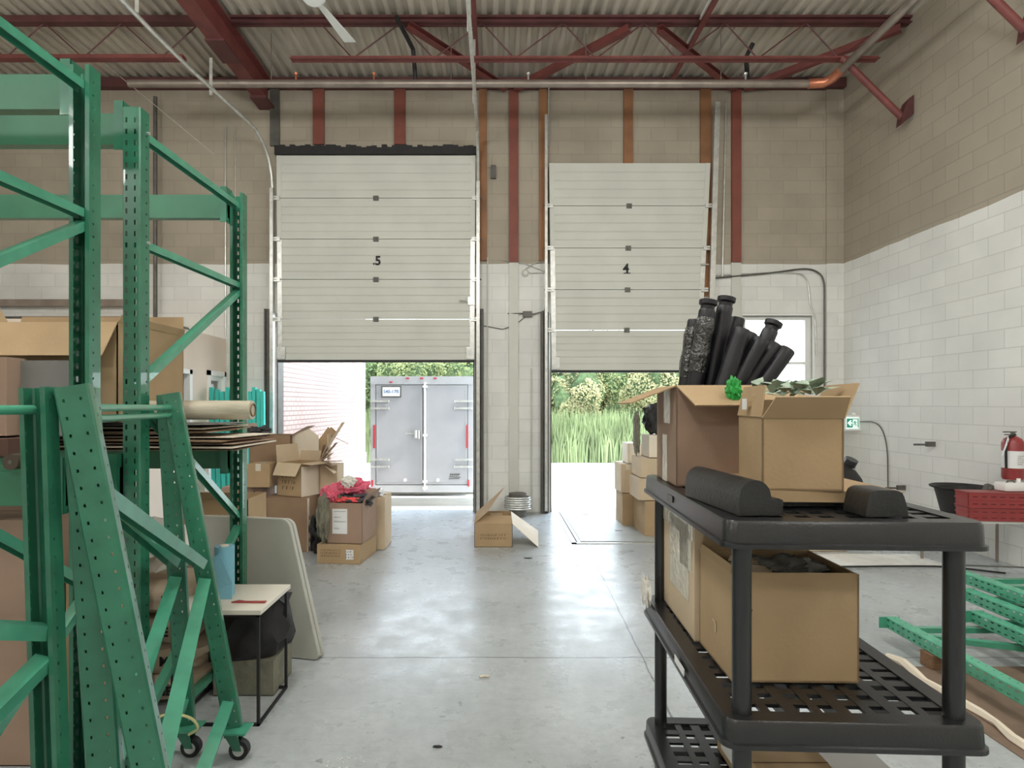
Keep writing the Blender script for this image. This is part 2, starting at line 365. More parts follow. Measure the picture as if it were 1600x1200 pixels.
def joist(Y, label):
    t = thing('roof_joist', label, 'roof joist', (0, Y, 0), group='open web roof joists')
    def chord(x0, x1, z, h):
        m = MB()
        for s in (-1, 1): m.box(x0, x1, s*.012-(.045 if s < 0 else 0), s*.012+(.045 if s > 0 else 0), z, z+.008); m.box(x0, x1, s*.012-(.004 if s > 0 else 0), s*.012+(.004 if s < 0 else 0), z, z+h)
        return m
    chord(-3.4, X1, 6.53, .06).box(-3.4, X1, -.055, .055, 6.59, 6.618).build('top_chord', M_redd, t)
    chord(-2.63, 4.9, 6.07, .05).build('bottom_chord', M_red, t)
    wb = MB(); xs = -3.3; i = 0; pts = []
    while xs < 5.25: pts.append((xs, 0, 6.55 if i % 2 == 0 else 6.09)); xs += .42 if i % 2 == 0 else .62; i += 1
    pts = [p for p in pts if -2.7 < p[0] < 5 or p[2] > 6.3]
    for a, c in zip(pts, pts[1:]): wb.tube([a, c], .009, 6)
    wb.build('web_rods', M_redd, t)
    return t
joist(7.6, 'open web roof joist nearest the back wall, full width in view')
for yy in (5.8,): joist(yy, 'open web roof joist closer to the viewer, only its wall brace peeks in')
jl = thing('roof_joist', 'roof joist on the far left side of the girder, behind the green racks', 'roof joist', (0, 7.6, 0), group='open web roof joists')
MB().box(X0, -3.62, -.05, .05, 6.53, 6.618).build('top_chord', M_redd, jl); MB().box(X0, -4.0, -.05, .05, 6.07, 6.12).build('bottom_chord', M_red, jl)
wb = MB(); xs = X0+.2; i = 0
while xs < -4: wb.tube([(xs, 0, 6.55 if i % 2 == 0 else 6.1), (xs+.5, 0, 6.1 if i % 2 == 0 else 6.55)], .009, 6); xs += .5; i += 1
wb.build('web_rods', M_redd, jl)
tag(MB().box(X0, X1-.01, YB-.12, YB-.005, 6.46, 6.6).build('ledger_angle', M_redd), 'dark steel ledger running along the top of the back wall', 'ledger')

ANG = [(-.045, -.045), (.045, -.045), (.045, -.033), (-.033, -.033), (-.033, .045), (-.045, .045)]
def brace(p, q, label, m=M_red, s=1.0):
    t = MB().sweep([(a*s, c*s) for a, c in ANG], p, q).sweep([(a*s+.0, c*s) for a, c in [(-.04, .03), (.04, .03), (.04, .04), (-.04, .04)]], p, q).build('roof_brace', m)
    return tag(t, label, 'roof brace', 'diagonal angle braces under the roof deck')
brace((-1.1, 7.55, 6.48), (.15, 8.98, 6.45), 'leftmost diagonal red angle brace, running down right to the post between the doors')
brace((1.72, 7.6, 6.48), (.30, 8.98, 6.45), 'diagonal red angle brace running down left to the post between the doors')
brace((2.10, 7.6, 6.48), (3.62, 8.98, 6.45), 'diagonal red angle brace running down right towards the post beside the small window')
brace((5.20, 7.6, 6.48), (3.78, 8.98, 6.45), 'diagonal red angle brace running from the right wall down left to the post')
for (xa, lb, mm) in ((-.27, 'red bridging angle running towards the viewer beside the right track of door 5', M_red), (2.62, 'pinkish bridging angle running towards the viewer above the smaller door', M_red)):
    tag(MB().box(xa-.03, xa+.03, 3.0, 8.9, 6.46, 6.5).build('bridging_angle', mm), lb, 'bridging')
def knee(Y, label):
    t = thing('knee_brace', label, 'brace', group='pipe braces from joists down to the right wall')
    MB().tube([(4.41, Y, 6.08), (5.21, Y, 5.29)], .042, 12).build('pipe', M_red, t, smooth=True)
    MB().poly([(5.14, Y-.05, 5.2), (5.30, Y-.05, 5.34), (5.30, Y-.05, 5.58), (5.22, Y-.05, 5.5), (5.16, Y-.05, 5.34)], -.1).build('wall_bracket', M_redd, t)
knee(7.56, 'red pipe brace dropping from the joist end to a bracket on the right wall')
knee(5.8, 'red pipe brace cut by the top right corner of the picture')

# main sprinkler pipe: along the back wall, elbow, then towards the viewer
t = thing('sprinkler_pipe', 'grey steel sprinkler main crossing above both doors and turning towards the viewer', 'pipe')
pz = 5.93
MB().tube([(-4.9, 7.9, pz), (4.25, 7.9, pz)], .05, 14).build('cross_pipe', M_pipe, t, smooth=True)
MB().tube([(4.45, 7.7, pz+.03), (4.45, 2.5, pz+.03)], .05, 14).build('run_pipe', M_pipe, t, smooth=True)
MB().tube([(4.17, 7.9, pz), (4.36, 7.88, pz), (4.44, 7.8, pz+.02), (4.45, 7.62, pz+.03)], .06, 12).build('elbow', M_copper, t, smooth=True)
for sx_ in (-2.67, .43, 3.33, -1.63):
    h = MB().tube([(sx_, 7.9, pz+.05), (sx_, 7.9, pz+.12)], .012, 8).lathe([(.022, .12), (.028, .14), (.01, .15)], 10, Matrix.Translation((sx_, 7.9, pz))); h.build('sprinkler_head', M_copper if sx_ < 0 else M_galv, t)
for hx in (-3.0, -.6, 1.2, 3.0):
    MB().tube([(hx, 7.9, pz+.05), (hx, 7.9, 6.6)], .006, 6).build('hanger_rod', M_pipe, t)
tag(MB().tube([(-1.25, 7.4, 6.5), (-1.1, 7.85, 6.36), (-1.08, 7.95, 6.0)], .03, 8).build('sprinkler_branch', M_black, smooth=True), 'short black branch pipe hanging by the joist above door 5', 'pipe')
tag(MB().tube([(3.45, 7.95, 6.5), (3.38, 8.0, 6.35), (3.4, 8.0, 5.98)], .03, 8).build('sprinkler_branch', M_black, smooth=True), 'short bent black branch pipe above the smaller door', 'pipe')
tag(MB().tube([(2.62, 8.1, 6.6), (2.6, 2.5, 6.6)], .018, 8).build('conduit', M_white), 'thin white conduit slanting up out of the picture above the smaller door', 'conduit')
tag(MB().tube([(.8, 9.056, 5.6), (.8, 8.99, 6.47)], .012, 8).build('conduit', M_galv), 'thin vertical conduit above the left edge of door 4', 'conduit')
tag(MB().tube([(3.46, 9.05, 3.6), (3.52, 9.05, 6.3)], .014, 8).build('conduit', M_galv), 'thin slightly leaning conduit right of door 4', 'conduit')
for (a, b_, lb) in (((-3.9, 5.0, 6.3), (-6.3, 3.4, 6.6), 'thin white cord slanting across the upper left corner'),
                    ((-5.7, 8.1, 6.6), (-4.0, 8.4, 5.2), 'thin dangling wire behind the tall green posts')):
    tag(MB().tube([a, b_], .006, 6).build('hanging_wire', M_galv), lb, 'cord')
tag(MB().tube([(-5.15, 8.95, 2.95), (-5.15, 8.95, 6.3)], .03, 8).build('wall_pipe', M_dgrey), 'dark vertical pipe on the back wall behind the green racks', 'pipe')
tag(MB().tube([(-4.14, 9.058, 2.7), (-4.14, 9.058, 5.9)], .012, 8).build('conduit', M_galv), 'thin vertical conduit seen between the green rack posts', 'conduit')
tag(MB().tube([(-3.99, 9.062, 4.2), (-3.99, 9.062, 5.9)], .008, 8).build('conduit', M_galv), 'short thin conduit high on the back wall left of door 5', 'conduit')
tag(MB().box(X0, -5.6, 8.94, 9.05, 3.14, 3.24).build('wall_duct', M_pipe), 'flat grey raceway along the back wall at the far left', 'raceway')
tag(MB().tube([(X0, 9.0, 2.97), (-5.55, 9.0, 2.97)], .02, 8).build('conduit', M_dgrey), 'dark horizontal conduit below the grey raceway', 'conduit')

# red posts on the back wall: red above the white paint line, painted white below it
for px_, lab in ((.27, 'red steel post on the pier between the two dock doors'), (3.67, 'red steel post right of the smaller dock door')):
    t = thing('wall_post', lab, 'post', (px_, YB, 0))
    MB().box(-.07, .07, -.05, 0, 3.82, 6.45).build('red_shaft', M_brown, t); tag(MB().box(-.07, .07, -.03, 0, 0, 3.82).build('painted_shaft', M_door, t), 'white painted lower half')
for px_, zb, wd, lab in ((-2.71, 5.62, .17, 'rust red strut above the left part of door 5'), (-1.47, 5.62, .17, 'rust red strut above the right part of door 5'), (-.20, 3.85, .12, 'orange strut along the right edge of door 5'),
                 (.72, 3.85, .12, 'orange brown strut at the left edge of door 4'), (2.02, 3.3, .14, 'orange strut above the middle of door 4'), (3.2, 3.3, .16, 'orange brown strut above the right edge of door 4'), (-3.38, 5.6, .14, 'dark strut below the end of the big girder')):
    tag(MB().box(px_-wd/2, px_+wd/2, YB-.045, YB, zb, 6.46).build('wall_strut', M_dgrey if 'dark' in lab else (M_orange if px_ > -.5 else M_brown)), lab, 'strut', 'steel struts above the dock doors')

# ---------------------------------------------------------------- dock doors
def sect_door(name, lab, xl_t, xr_t, xl_b, xr_b, zt, secs, num, ynum, Y, cat='dock door'):
    t = thing(name, lab, cat, kind='structure')
    zs = [zt]+secs
    lerp = lambda z: ((z-zs[-1])/(zt-zs[-1]))
    ex = lambda z: (xl_b+(xl_t-xl_b)*lerp(z), xr_b+(xr_t-xr_b)*lerp(z))
    for i in range(len(zs)-1):
        za, zb = zs[i], zs[i+1]; m = MB(); nr = 5 if i < 4 else 6; pr = []
        # ribbed face profile: shallow grooves
        pr = [(0.0, za)]; dz = (za-zb)/nr
        for k in range(nr):
            z = za-k*dz
            if k: pr += [(0, z+.012), (.008, z), (0, z-.012)]
        pr += [(0, zb+.008)]
        vs = []; fs = []
        for (dy, z) in pr:
            a, c = ex(z); vs += [(a, Y+dy, z), (c, Y+dy, z)]
        for k in range(len(pr)-1): fs.append((2*k, 2*k+1, 2*k+3, 2*k+2))
        k0 = len(vs); a, c = ex(za); a2, c2 = ex(zb+.008)
        vs += [(a, Y+.045, za), (c, Y+.045, za), (a2, Y+.045, zb+.008), (c2, Y+.045, zb+.008)]; L = len(pr)*2
        fs += [(k0, k0+2, k0+3, k0+1), (0, k0, k0+1, 1), (L-2, L-1, k0+3, k0+2)]
        fs += [tuple([2*k for k in range(len(pr))]+[k0+2, k0]), tuple([2*k+1 for k in range(len(pr))]+[k0+3, k0+1])]
        m._add(vs, fs); m.build('door_section', M_door, t)
        # end stiles
        for s in (0, 1):
            e1, e2 = ex(za)[s], ex(zb)[s]; sg = 1 if s == 0 else -1
            MB()._add([(e1, Y-.006, za), (e1+sg*.07, Y-.006, za), (e2+sg*.07, Y-.006, zb+.01), (e2, Y-.006, zb+.01), (e1, Y, za), (e1+sg*.07, Y, za), (e2+sg*.07, Y, zb+.01), (e2, Y, zb+.01)],
                      [(0, 1, 2, 3), (4, 7, 6, 5), (0, 4, 5, 1), (1, 5, 6, 2), (2, 6, 7, 3), (3, 7, 4, 0)]).build('end_stile', M_galv if i > 1 else M_door, t)
    for z in secs[:-1]:
        a, c = ex(z); mid = (a+c)/2
        MB().box(mid-.04, mid+.04, Y-.02, Y, z-.035, z+.035).box(mid-.015, mid+.015, Y-.03, Y, z-.02, z+.02).build('hinge', M_dgrey, t)
        for xx, s in ((a, -1), (c, 1)):
            h = MB().box(xx-.05, xx+.05, Y-.03, Y, z-.03, z+.03).build('hinge', M_galv, t)
            MB().tube([(xx, Y-.02, z), (xx+s*.1, Y-.02, z)], .012, 8).build('roller', M_dgrey, h)
    a, c = ex(zs[-1]); MB().box(a, c, Y, Y+.05, zs[-1]-.03, zs[-1]+.005).build('bottom_seal', M_black, t)
    for xx in (a+.06, c-.06): MB().box(xx-.06, xx+.06, Y-.03, Y-.004, zs[-1]+.02, zs[-1]+.2).build('corner_bracket', M_galv, t)
    text_part('door_number', num, .19, M_ink, FACE((a+c)/2+(.03 if num == '5' else 0), Y-.004, ynum), t, bold=.006, sx=.95)
    for dx in ((-.03, .06),):
        s = MB()
        if num == '4': s.box(-.035, .065, -.002, 0, -.073, -.06)   # foot serif of the numeral
        else: s.box(-.045, -.02, -.002, 0, -.055, -.03)
        s.build('numeral_serif', M_ink, t, M=Matrix.Translation(((a+c)/2, Y-.004, ynum)))
    return t
Yd = YB-.14
pz2 = lambda y: 1.65+(632-y)/925*Yd
xx2 = lambda x: (x-775)/925*Yd
d5 = sect_door('door_1', 'large white sectional dock door marked 5, half raised', xx2(432), xx2(743), xx2(434), xx2(741), pz2(243), [pz2(v) for v in (310, 374, 437, 499, 563)], '5', pz2(408), Yd)
d4 = sect_door('door_2', 'smaller white sectional dock door marked 4, half raised', xx2(858), xx2(1110), xx2(862), xx2(1094), pz2(255), [pz2(v) for v in (322, 388, 453, 516, 579)], '4', pz2(420), Yd)
# header seal, lock handle, tracks of door 5
b = MB(); nx = 40
for i in range(nx):
    xa = xx2(430)+(xx2(748)-xx2(430))*i/nx; xb = xa+(xx2(748)-xx2(430))/nx
    b.box(xa, xb, Yd-.04, Yd+.1, pz2(242), pz2(229+random.uniform(-2, 3)))
b.build('head_seal', M_black, d5)
MB().tube([(xx2(730), Yd-.03, pz2(471)), (xx2(718), Yd-.05, pz2(471))], .012, 8).box(xx2(731), xx2(742), Yd-.03, Yd, pz2(477), pz2(465)).build('lock_handle', M_galv, d5)
MB().tube([(xx2(1106), Yd-.03, pz2(414)), (xx2(1094), Yd-.05, pz2(414))], .012, 8).build('lock_handle', M_galv, d4)
TR = [(-.03, -.012), (.03, -.012), (.03, .012), (.022, .012), (.022, -.004), (-.022, -.004), (-.022, .012), (-.03, .012)]
def track(parent, xb, curve, w=.03):
    MB().box(xb-.025, xb+.025, Yd-.06, Yd+.02, .05, curve[0][2]).build('track', M_galv, parent)
    MB().tube(curve, w*.8, 6).build('track', M_galv, parent)
xl, xr = xx2(426), xx2(747)
h5 = 5.6
track(d5, xl, curve_pts([(xl, Yd-.02, 4.9), (xl-.01, Yd-.06, 5.15), (xl-.03, Yd-.18, 5.4), (xl-.07, Yd-.4, 5.56), (xl-.1, Yd-.7, h5), (-3.64, 6.3, h5), (-3.66, 3.4, h5)]))
track(d5, xr, curve_pts([(xr, Yd-.02, 5.0), (xr, Yd-.06, 5.2), (xr, Yd-.18, 5.42), (xr, Yd-.4, 5.57), (xr, Yd-.7, h5), (-.28, 3.4, h5)]))
for (xa, ya) in ((-3.64, 6.0), (-3.66, 7.6), (-.29, 6.3), (-.29, 7.8)):
    MB().box(xa-.02, xa+.02, ya-.003, ya+.003, h5+.02, 6.1 if xa < -3 else 6.5).build('track_hanger', M_galv, d5)
xl4 = xx2(853)
MB().box(xl4-.02, xl4+.02, Yd-.06, Yd, .05, 6.0).build('track', M_galv, d4)
MB()._add([(xx2(1116), Yd-.04, 6.2), (xx2(1124), Yd-.04, 6.2), (xx2(1106), Yd-.04, .05), (xx2(1098), Yd-.04, .05), (xx2(1116), Yd, 6.2), (xx2(1124), Yd, 6.2), (xx2(1106), Yd, .05), (xx2(1098), Yd, .05)],
          [(0, 1, 2, 3), (4, 7, 6, 5), (0, 4, 5, 1), (1, 5, 6, 2), (2, 6, 7, 3), (3, 7, 4, 0)]).build('track', M_galv, d4)
# steel jamb guards
def guard(n_, x0, x1, z1, lab, m=M_dgrey):
    t = MB().box(x0, x1, YB-.09, YB+.0, 0, z1).box(x0+.01, x0+.03, YB-.12, YB-.09, 0, z1).box(x1-.03, x1-.01, YB-.12, YB-.09, 0, z1).build('trim_%d' % n_, m); tag(t, lab, kind='structure')
guard(1, -3.52, -3.40, 3.1, 'dark steel jamb guard left of the large door')
guard(2, -.32, -.19, 3.1, 'dark steel jamb guard right of the large door')
guard(3, .68, .80, 3.05, 'dark steel jamb guard left of the smaller door')
guard(4, 3.28, 3.4, 3.05, 'dark steel jamb guard right of the smaller door')
tag(MB().box(D5[0], D5[0]+.02, YB, YB+T+.02, 0, 3.05).box(D5[1]-.02, D5[1], YB, YB+T+.02, 0, 3.05).box(D4[0], D4[0]+.02, YB, YB+T+.02, 0, 3.05).box(D4[1]-.02, D4[1], YB, YB+T+.02, 0, 3.05).build('trim_5', M_dgrey), kind='structure')
tag(MB().box(D5[0]-.3, D5[1]+.2, YB+T, YB+.9, -.3, -.03).box(D5[0]-.1, D5[1]+.1, YB+.75, YB+.95, -.03, .1).build('trim_6', M_conc), 'pale concrete dock lip outside the large door', kind='structure')
# things on the pier between the doors
t = thing('junction_box', 'small dark junction box with cables on the pier between the doors', 'junction box', (.48, YB, 3.02))
MB().box(-.07, .07, -.06, 0, -.03, .05).build('case', M_dgrey, t)
MB().tube([(-.3, -.02, .02), (-.1, -.03, .02), (.1, -.03, .01), (.26, -.02, .06), (.3, -.02, .3)], .009, 6).tube([(-.02, -.03, -.02), (-.2, -.02, -.16), (-.38, -.02, -.22), (-.7, -.02, -.16)], .006, 6).build('cable', M_dgrey, t)
t = thing('motion_sensor', 'white round detector on the pier below the paint line', 'detector', (.45, YB, 3.66))
MB().lathe([(.055, 0), (.055, .03), (.03, .05)], 14, Matrix.Rotation(PI/2, 4, 'X')).build('housing', M_door, t)
MB().tube([(0, -.02, .06), (.12, -.02, .14), (.3, -.02, .2)], .008, 6).tube([(-.35, -.02, .2), (0, -.02, .14), (.34, -.02, 0)], .008, 6).tube([(.03, -.02, 0), (.34, -.02, 0)], .006, 6).build('cable', M_galv, t)
for xx_, lb in ((-.13, 'long thin conduit down the left side of the pier'), (.54, 'thin conduit down the middle of the pier, low half')):
    tag(MB().tube([(xx_, YB-.02, .1), (xx_, YB-.02, 3.9 if xx_ < 0 else 2.2)], .01, 6).build('conduit', M_door), lb, 'conduit')
t = thing('pull_bracket', 'small metal bracket high beside the right edge of door 5', 'bracket', (-.04, YB, 5.2))
MB().box(-.04, .04, -.05, 0, -.1, .1).build('plate', M_dgrey, t)
# cables at the small window
tag(MB().tube(curve_pts([(3.35, YB-.02, 3.62), (4.2, YB-.02, 3.66), (4.60, YB-.02, 3.65), (4.74, YB-.02, 3.57), (4.78, YB-.02, 3.42), (4.80, YB-.02, 3.2), (4.87, YB-.025, 2.95), (4.90, YB-.02, 2.4)]), .011, 6).build('wall_cable', M_galv), 'grey cable looping over the small window, inner one', 'cable')
tag(MB().tube(curve_pts([(3.35, YB-.03, 3.58), (4.2, YB-.03, 3.66), (4.70, YB-.03, 3.72), (4.92, YB-.035, 3.66), (5.00, YB-.04, 3.52), (5.01, YB-.04, 3.25), (5.01, YB-.04, 2.9), (5.01, YB-.04, 1.6), (5.01, YB-.04, .3)]), .013, 6).build('wall_cable', M_dgrey), 'dark cable curving past the small window and down the corner', 'cable')

# ---------------------------------------------------------------- small window
t = thing('window_1', 'small white framed window with a bright pane right of door 4', 'window', kind='structure')
x0, x1, z0, z1 = WN
f = MB()
for a in ((x0, x0+.07, z0, z1), (x1-.07, x1, z0, z1), (x0+.07, x1-.07, z1-.06, z1), (x0+.07, x1-.07, z0, z0+.06)): f.box(a[0], a[1], YB+.06, YB+.13, a[2], a[3])
f.box(x0+.07, x1-.07, YB+.07, YB+.11, 2.27, 2.31); f.box(x0-.02, x1+.03, YB-.01, YB+.06, z1, z1+.02).box(x1, x1+.04, YB-.01, YB+.02, z0, z1)
f.build('window_frame', M_white, t); MB().box(x0+.05, x1-.05, YB+.085, YB+.091, z0+.05, z1-.05).build('pane', M_glass, t)

# ---------------------------------------------------------------- office partition at the left
OX = -4.13; OH = 2.6
w = MB(); oy = [(6.9, 7.3), (8.0, 8.45), (9.0, 9.07)]
wins = [(7.3, 8.0, 1.15, 2.12), (8.45, 9.0, 0.0, 2.14)]
for a, c in oy: w.box(OX-.12, OX, a, c, 0, OH)
for a, c, z0, z1 in wins:
    w.box(OX-.12, OX, a, c, z1, OH)
    if z0: w.box(OX-.12, OX, a, c, 0, z0)
w.box(-7.0, OX-.12, 6.9, 7.02, 0, OH).box(-7.0, OX-.0, 6.9, 9.05, OH, OH+.05)
tag(w.build('wall_office', M_office), 'pinkish painted partition of a small office box at the left', kind='structure')
t = thing('window_2', 'office window with a white frame facing the racks', 'window', kind='structure')
f = MB()
for a, c, z0, z1 in ((7.3, 7.37, 1.15, 2.12), (7.93, 8.0, 1.15, 2.12), (7.3, 8.0, 2.06, 2.12), (7.3, 8.0, 1.15, 1.21)): f.box(OX-.1, OX+.03, a, c, z0, z1)
f.build('window_frame', M_white, t); MB().box(OX-.06, OX-.054, 7.35, 7.95, 1.2, 2.08).build('pane', M_glass, t)
MB().box(OX-.5, OX-.49, 7.0, 8.2, 1.0, 2.3).build('blind', M_dark, t)
t = thing('door_3', 'white office door with a glazed panel beside the back wall', 'door', kind='structure')
MB().box(OX-.1, OX+.03, 8.45, 8.52, 0, 2.14).box(OX-.1, OX+.03, 8.95, 9.0, 0, 2.14).box(OX-.1, OX+.03, 8.45, 9.0, 2.07, 2.14).build('door_frame', M_white, t)
MB().box(OX-.06, OX-.02, 8.52, 8.95, 0, 1.0).box(OX-.06, OX-.02, 8.52, 8.6, 1.0, 2.07).box(OX-.06, OX-.02, 8.87, 8.95, 1.0, 2.07).box(OX-.06, OX-.02, 8.6, 8.87, 2.0, 2.07).build('door_leaf', M_white, t)
MB().box(OX-.05, OX-.044, 8.6, 8.87, 1.0, 2.0).build('pane', M_glass, t)
MB().box(OX-.052, OX-.04, 8.62, 8.74, 1.5, 1.95).build('notice', M_paper, t)
tag(MB().box(-5.6, -4.3, 7.0, 7.5, OH+.05, OH+.09).build('roof_board', M_cardd), 'brown board lying flat on top of the office box, in front', 'board')
tag(MB().box(-4.7, -4.16, 7.4, 8.3, OH+.051, OH+.075).box(-4.6, -4.2, 7.5, 8.1, OH+.075, OH+.1).build('roof_board', M_dark), 'dark scrap panel on the office box near its right edge', 'board')
t = thing('wall_notice', 'small white notice on the pink office wall', 'notice', (OX+.005, 7.12, 1.95)); MB().box(0, .004, -.1, .08, -.12, .12).build('sheet', M_paper, t)

# ---------------------------------------------------------------- pallet rack kit
def post_mesh(name, L, w=.078, dpt=.07, lip=.016, pitch=.0508, small=False):
    """open channel: web at y=0 facing -y, flanges towards +y, small return lips; slots are real holes"""
    us = []; segs = []
    def seg(a, c, holes, kind):
        brk = [0]+[q for h in holes for q in h]+[1]
        for i in range(len(brk)-1):
            segs.append(kind if i % 2 == 1 else 0)
            us.append((a[0]+(c[0]-a[0])*brk[i], a[1]+(c[1]-a[1])*brk[i]))
    h = w/2
    seg((-h+lip, dpt), (-h, dpt), [], 0)
    seg((-h, dpt), (-h, .005), [(.28, .40)], 2)
    c = .005
    seg((-h, c), (-h+c, 0), [], 0)
    seg((-h+c, 0), (h-c, 0), [(.16, .24), (.72, .80)] if small else [(.12, .26), (.70, .84)], 1)
    seg((h-c, 0), (h, c), [], 0)
    seg((h, .005), (h, dpt), [(.60, .72)], 2)
    seg((h, dpt), (h-lip, dpt), [], 0); us.append((h-lip, dpt))
    zs = [0]; rk = []
    n = int(L/pitch)
    for k in range(n):
        z = k*pitch
        zs += [z+.014, z+.021, z+.030, z+.037]; rk += [0, 1, 2, 1]
    zs.append(L); rk.append(0)
    # rk[i] describes the row between zs[i] and zs[i+1]
    vs = [(u[0], u[1], z) for z in zs for u in us]; nu = len(us); fs = []
    for i in range(len(zs)-1):
        for j in range(nu-1):
            if segs[j] == 1 and (rk[i] == 2 or (rk[i] == 1 and not small)): continue
            if segs[j] == 2 and rk[i] == 2: continue
            fs.append((i*nu+j, i*nu+j+1, (i+1)*nu+j+1, (i+1)*nu+j))
    me = bpy.data.meshes.new(name); me.from_pydata(vs, [], fs); me.materials.append(M_green); me.update(); return me
POSTS = {}
def post(parent, p, q, open_dir, name='post', w=.078, m=None):
    p, q = V(p), V(q); L = round((q-p).length, 2)
    if (L, w) not in POSTS: POSTS[(L, w)] = post_mesh('post', L, w, .045 if w != .078 else .07, small=(w != .078))
    me = POSTS[(L, w)]
    if m:
        if (L, w, m.name) not in POSTS: me = me.copy(); me.materials[0] = m; POSTS[(L, w, m.name)] = me
        me = POSTS[(L, w, m.name)]
    o = bpy.data.objects.new(name, me); COL.objects.link(o); o.matrix_basis = frameM(p, q-p, open_dir); o.parent = parent
    md = o.modifiers.new('solid', 'SOLIDIFY'); md.thickness = .0025; md.offset = 0
    return o
CH = [(-.021, 0), (.021, 0), (.021, -.034), (.018, -.034), (.018, -.003), (-.018, -.003), (-.018, -.034), (-.021, -.034)]
def rbrace(parent, p, q, up, s=1.0, m=None, name='brace'):
    return MB().sweep([(a*s, (c+.017)*s) for a, c in CH], p, q, up).build(name, m or M_green2, parent)
def foot(parent, p):
    MB().box(p[0]-.06, p[0]+.06, p[1]-.055, p[1]+.055, 0, .008).build('foot_plate', M_green, parent)

def rack_frame(X, Yf, Yb, lab):
    t = thing('upright_frame', lab, 'rack frame', group='standing pallet rack uprights')
    post(t, (X, Yf-.035, 0), (X, Yf-.035, 2.985), (0, 1, 0)); post(t, (X, Yb+.035, 0), (X, Yb+.035, 2.985), (0, -1, 0))
    nodes = [((Yf, 2.885), (Yb, 2.90)), ((Yf, 2.385), (Yb, 2.40)), ((Yb, 2.36), (Yf, 1.74)), ((Yf, 1.66), (Yb, .94)), ((Yb, .88), (Yf, .16)), ((Yf, .1), (Yb, .1))]
    for (ya, za), (yb, zb) in nodes:
        sgn = 1 if yb > ya else -1
        rbrace(t, (X+.0, ya+sgn*.012, za), (X+.0, yb-sgn*.012, zb), (0, 0, 1))
    for y in (Yf, Yb): foot(t, (X, y))
    for z in (2.885, 2.385):
        MB().tube([(X+.03, Yf+.02, z), (X+.05, Yf+.02, z)], .008, 6).build('bolt', M_galv, t)
    return t
RX = -1.63
rack_frame(RX, 2.68, 3.75, 'tall green rack upright standing behind, right side, with zigzag braces')
rack_frame(RX, 1.28, 2.35, 'tallest looking green rack upright at the left picture edge, nearest to the viewer')
BP = [(-.025, 0), (.025, 0), (.025, .155), (.005, .155), (.005, .13), (-.025, .13)]
def rbeam(Y, ztop, lab, flip=1, L=2.6):
    t = thing('pallet_beam', lab, 'rack beam', (RX-.045, Y, ztop-.155), group='pallet rack beams')
    MB().sweep([(a*flip, c) for a, c in BP], (0, 0, 0), (-L, 0, 0)).build('beam', M_beam, t)
    MB().box(-.006, 0, -.04, .04, -.03, .19).box(-.04, 0, -.04*flip-.003, -.04*flip+.003, -.03, .19).build('end_bracket', M_green, t)
rbeam(3.72, 2.97, 'green rack beam behind, top level, spanning left from the rearmost post')
rbeam(2.70, 2.98, 'green rack beam at the top of the post whose front is full of slots')
rbeam(2.37, 2.975, 'green rack beam at the top left picture corner')
rbeam(3.72, 1.405, 'green rack beam below the film roll and the flattened cardboard')
rbeam(2.66, 1.395, 'green rack beam carrying the front of the shelf load')
rbeam(2.33, 1.41, 'green rack beam at the left edge with a round roll in front of it')

# ---------------------------------------------------------------- green frame carts in the left foreground
def foot_cart():
    t = thing('frame_cart', 'green A-shaped cart of slotted rack posts on casters, left foreground', 'cart')
    zt = 1.70
    # near pair Y 1.73, far pair Y 2.8
    V2b, V2t = V((-1.135, 1.75, .14)), V((-1.23, 1.74, zt)); S1b, S1t = V((-.93, 1.73, .14)), V((-1.215, 1.69, zt))
    V3b, V3t = V((-1.46, 2.78, .14)), V((-1.565, 2.80, zt)); S2b, S2t = V((-1.225, 2.76, .14)), V((-1.52, 2.76, zt))
    dirf = (V3b-V2b).normalized()
    post(t, V2b, V2t, dirf, w=.086); post(t, S1b, S1t, dirf, w=.086)
    post(t, V3b, V3t, dirf, w=.076); post(t, S2b, S2t, dirf, w=.076)
    def at(a, c, z): return a+(c-a)*((z-a.z)/(c.z-a.z))
    nrm = V((.25, 0, 1))
    for (b0, t0, b1, t1) in ((S1b, S1t, S2b, S2t), (V2b, V2t, V3b, V3t)):
        for za, zb in ((1.42, .90), (.50, .84), (.30, .26)):
            p, q = at(b0, t0, za), at(b1, t1, zb); q = p+(q-p)*.97; p = p+(q-p)*.05
            rbrace(t, p, q, nrm, 1.25 if za > .4 else 1.2)
        # long mirrored diagonal from the far foot up
    for z, dy in ((1.64, .0), (1.605, .0)):
        a = V((-1.24, 1.76, z)); c = V((-1.53, 2.78, z-.005))
        MB().tube([a, c], .013, 10).build('tie_tube', M_green2, t, smooth=True)
    for p in (V2b, S1b, V3b, S2b):
        pl = MB().box(-.07, .075, -.05, .05, -.008, 0, Matrix.Translation(p)).build('caster_plate', M_green2, t)
        cs = MB().box(-.03, .03, -.03, .03, -.03, -.008, Matrix.Translation(p)).poly([p+V((-.03, -.022, -.03)), p+V((.03, -.022, -.03)), p+V((.045, -.022, -.095)), p+V((.01, -.022, -.095))], .004).poly([p+V((-.03, .022, -.03)), p+V((.03, .022, -.03)), p+V((.045, .022, -.095)), p+V((.01, .022, -.095))], .004).build('caster_fork', M_green, t)
        c = p+V((.03, 0, -.095))
        MB().tube([c+V((0, -.016, 0)), c+V((0, .016, 0))], .045, 20).build('wheel', M_black, cs, smooth=True)
        MB().tube([c+V((0, -.019, 0)), c+V((0, .019, 0))], .026, 16).build('wheel_hub', M_galv, cs, smooth=True)
    return t
foot_cart()
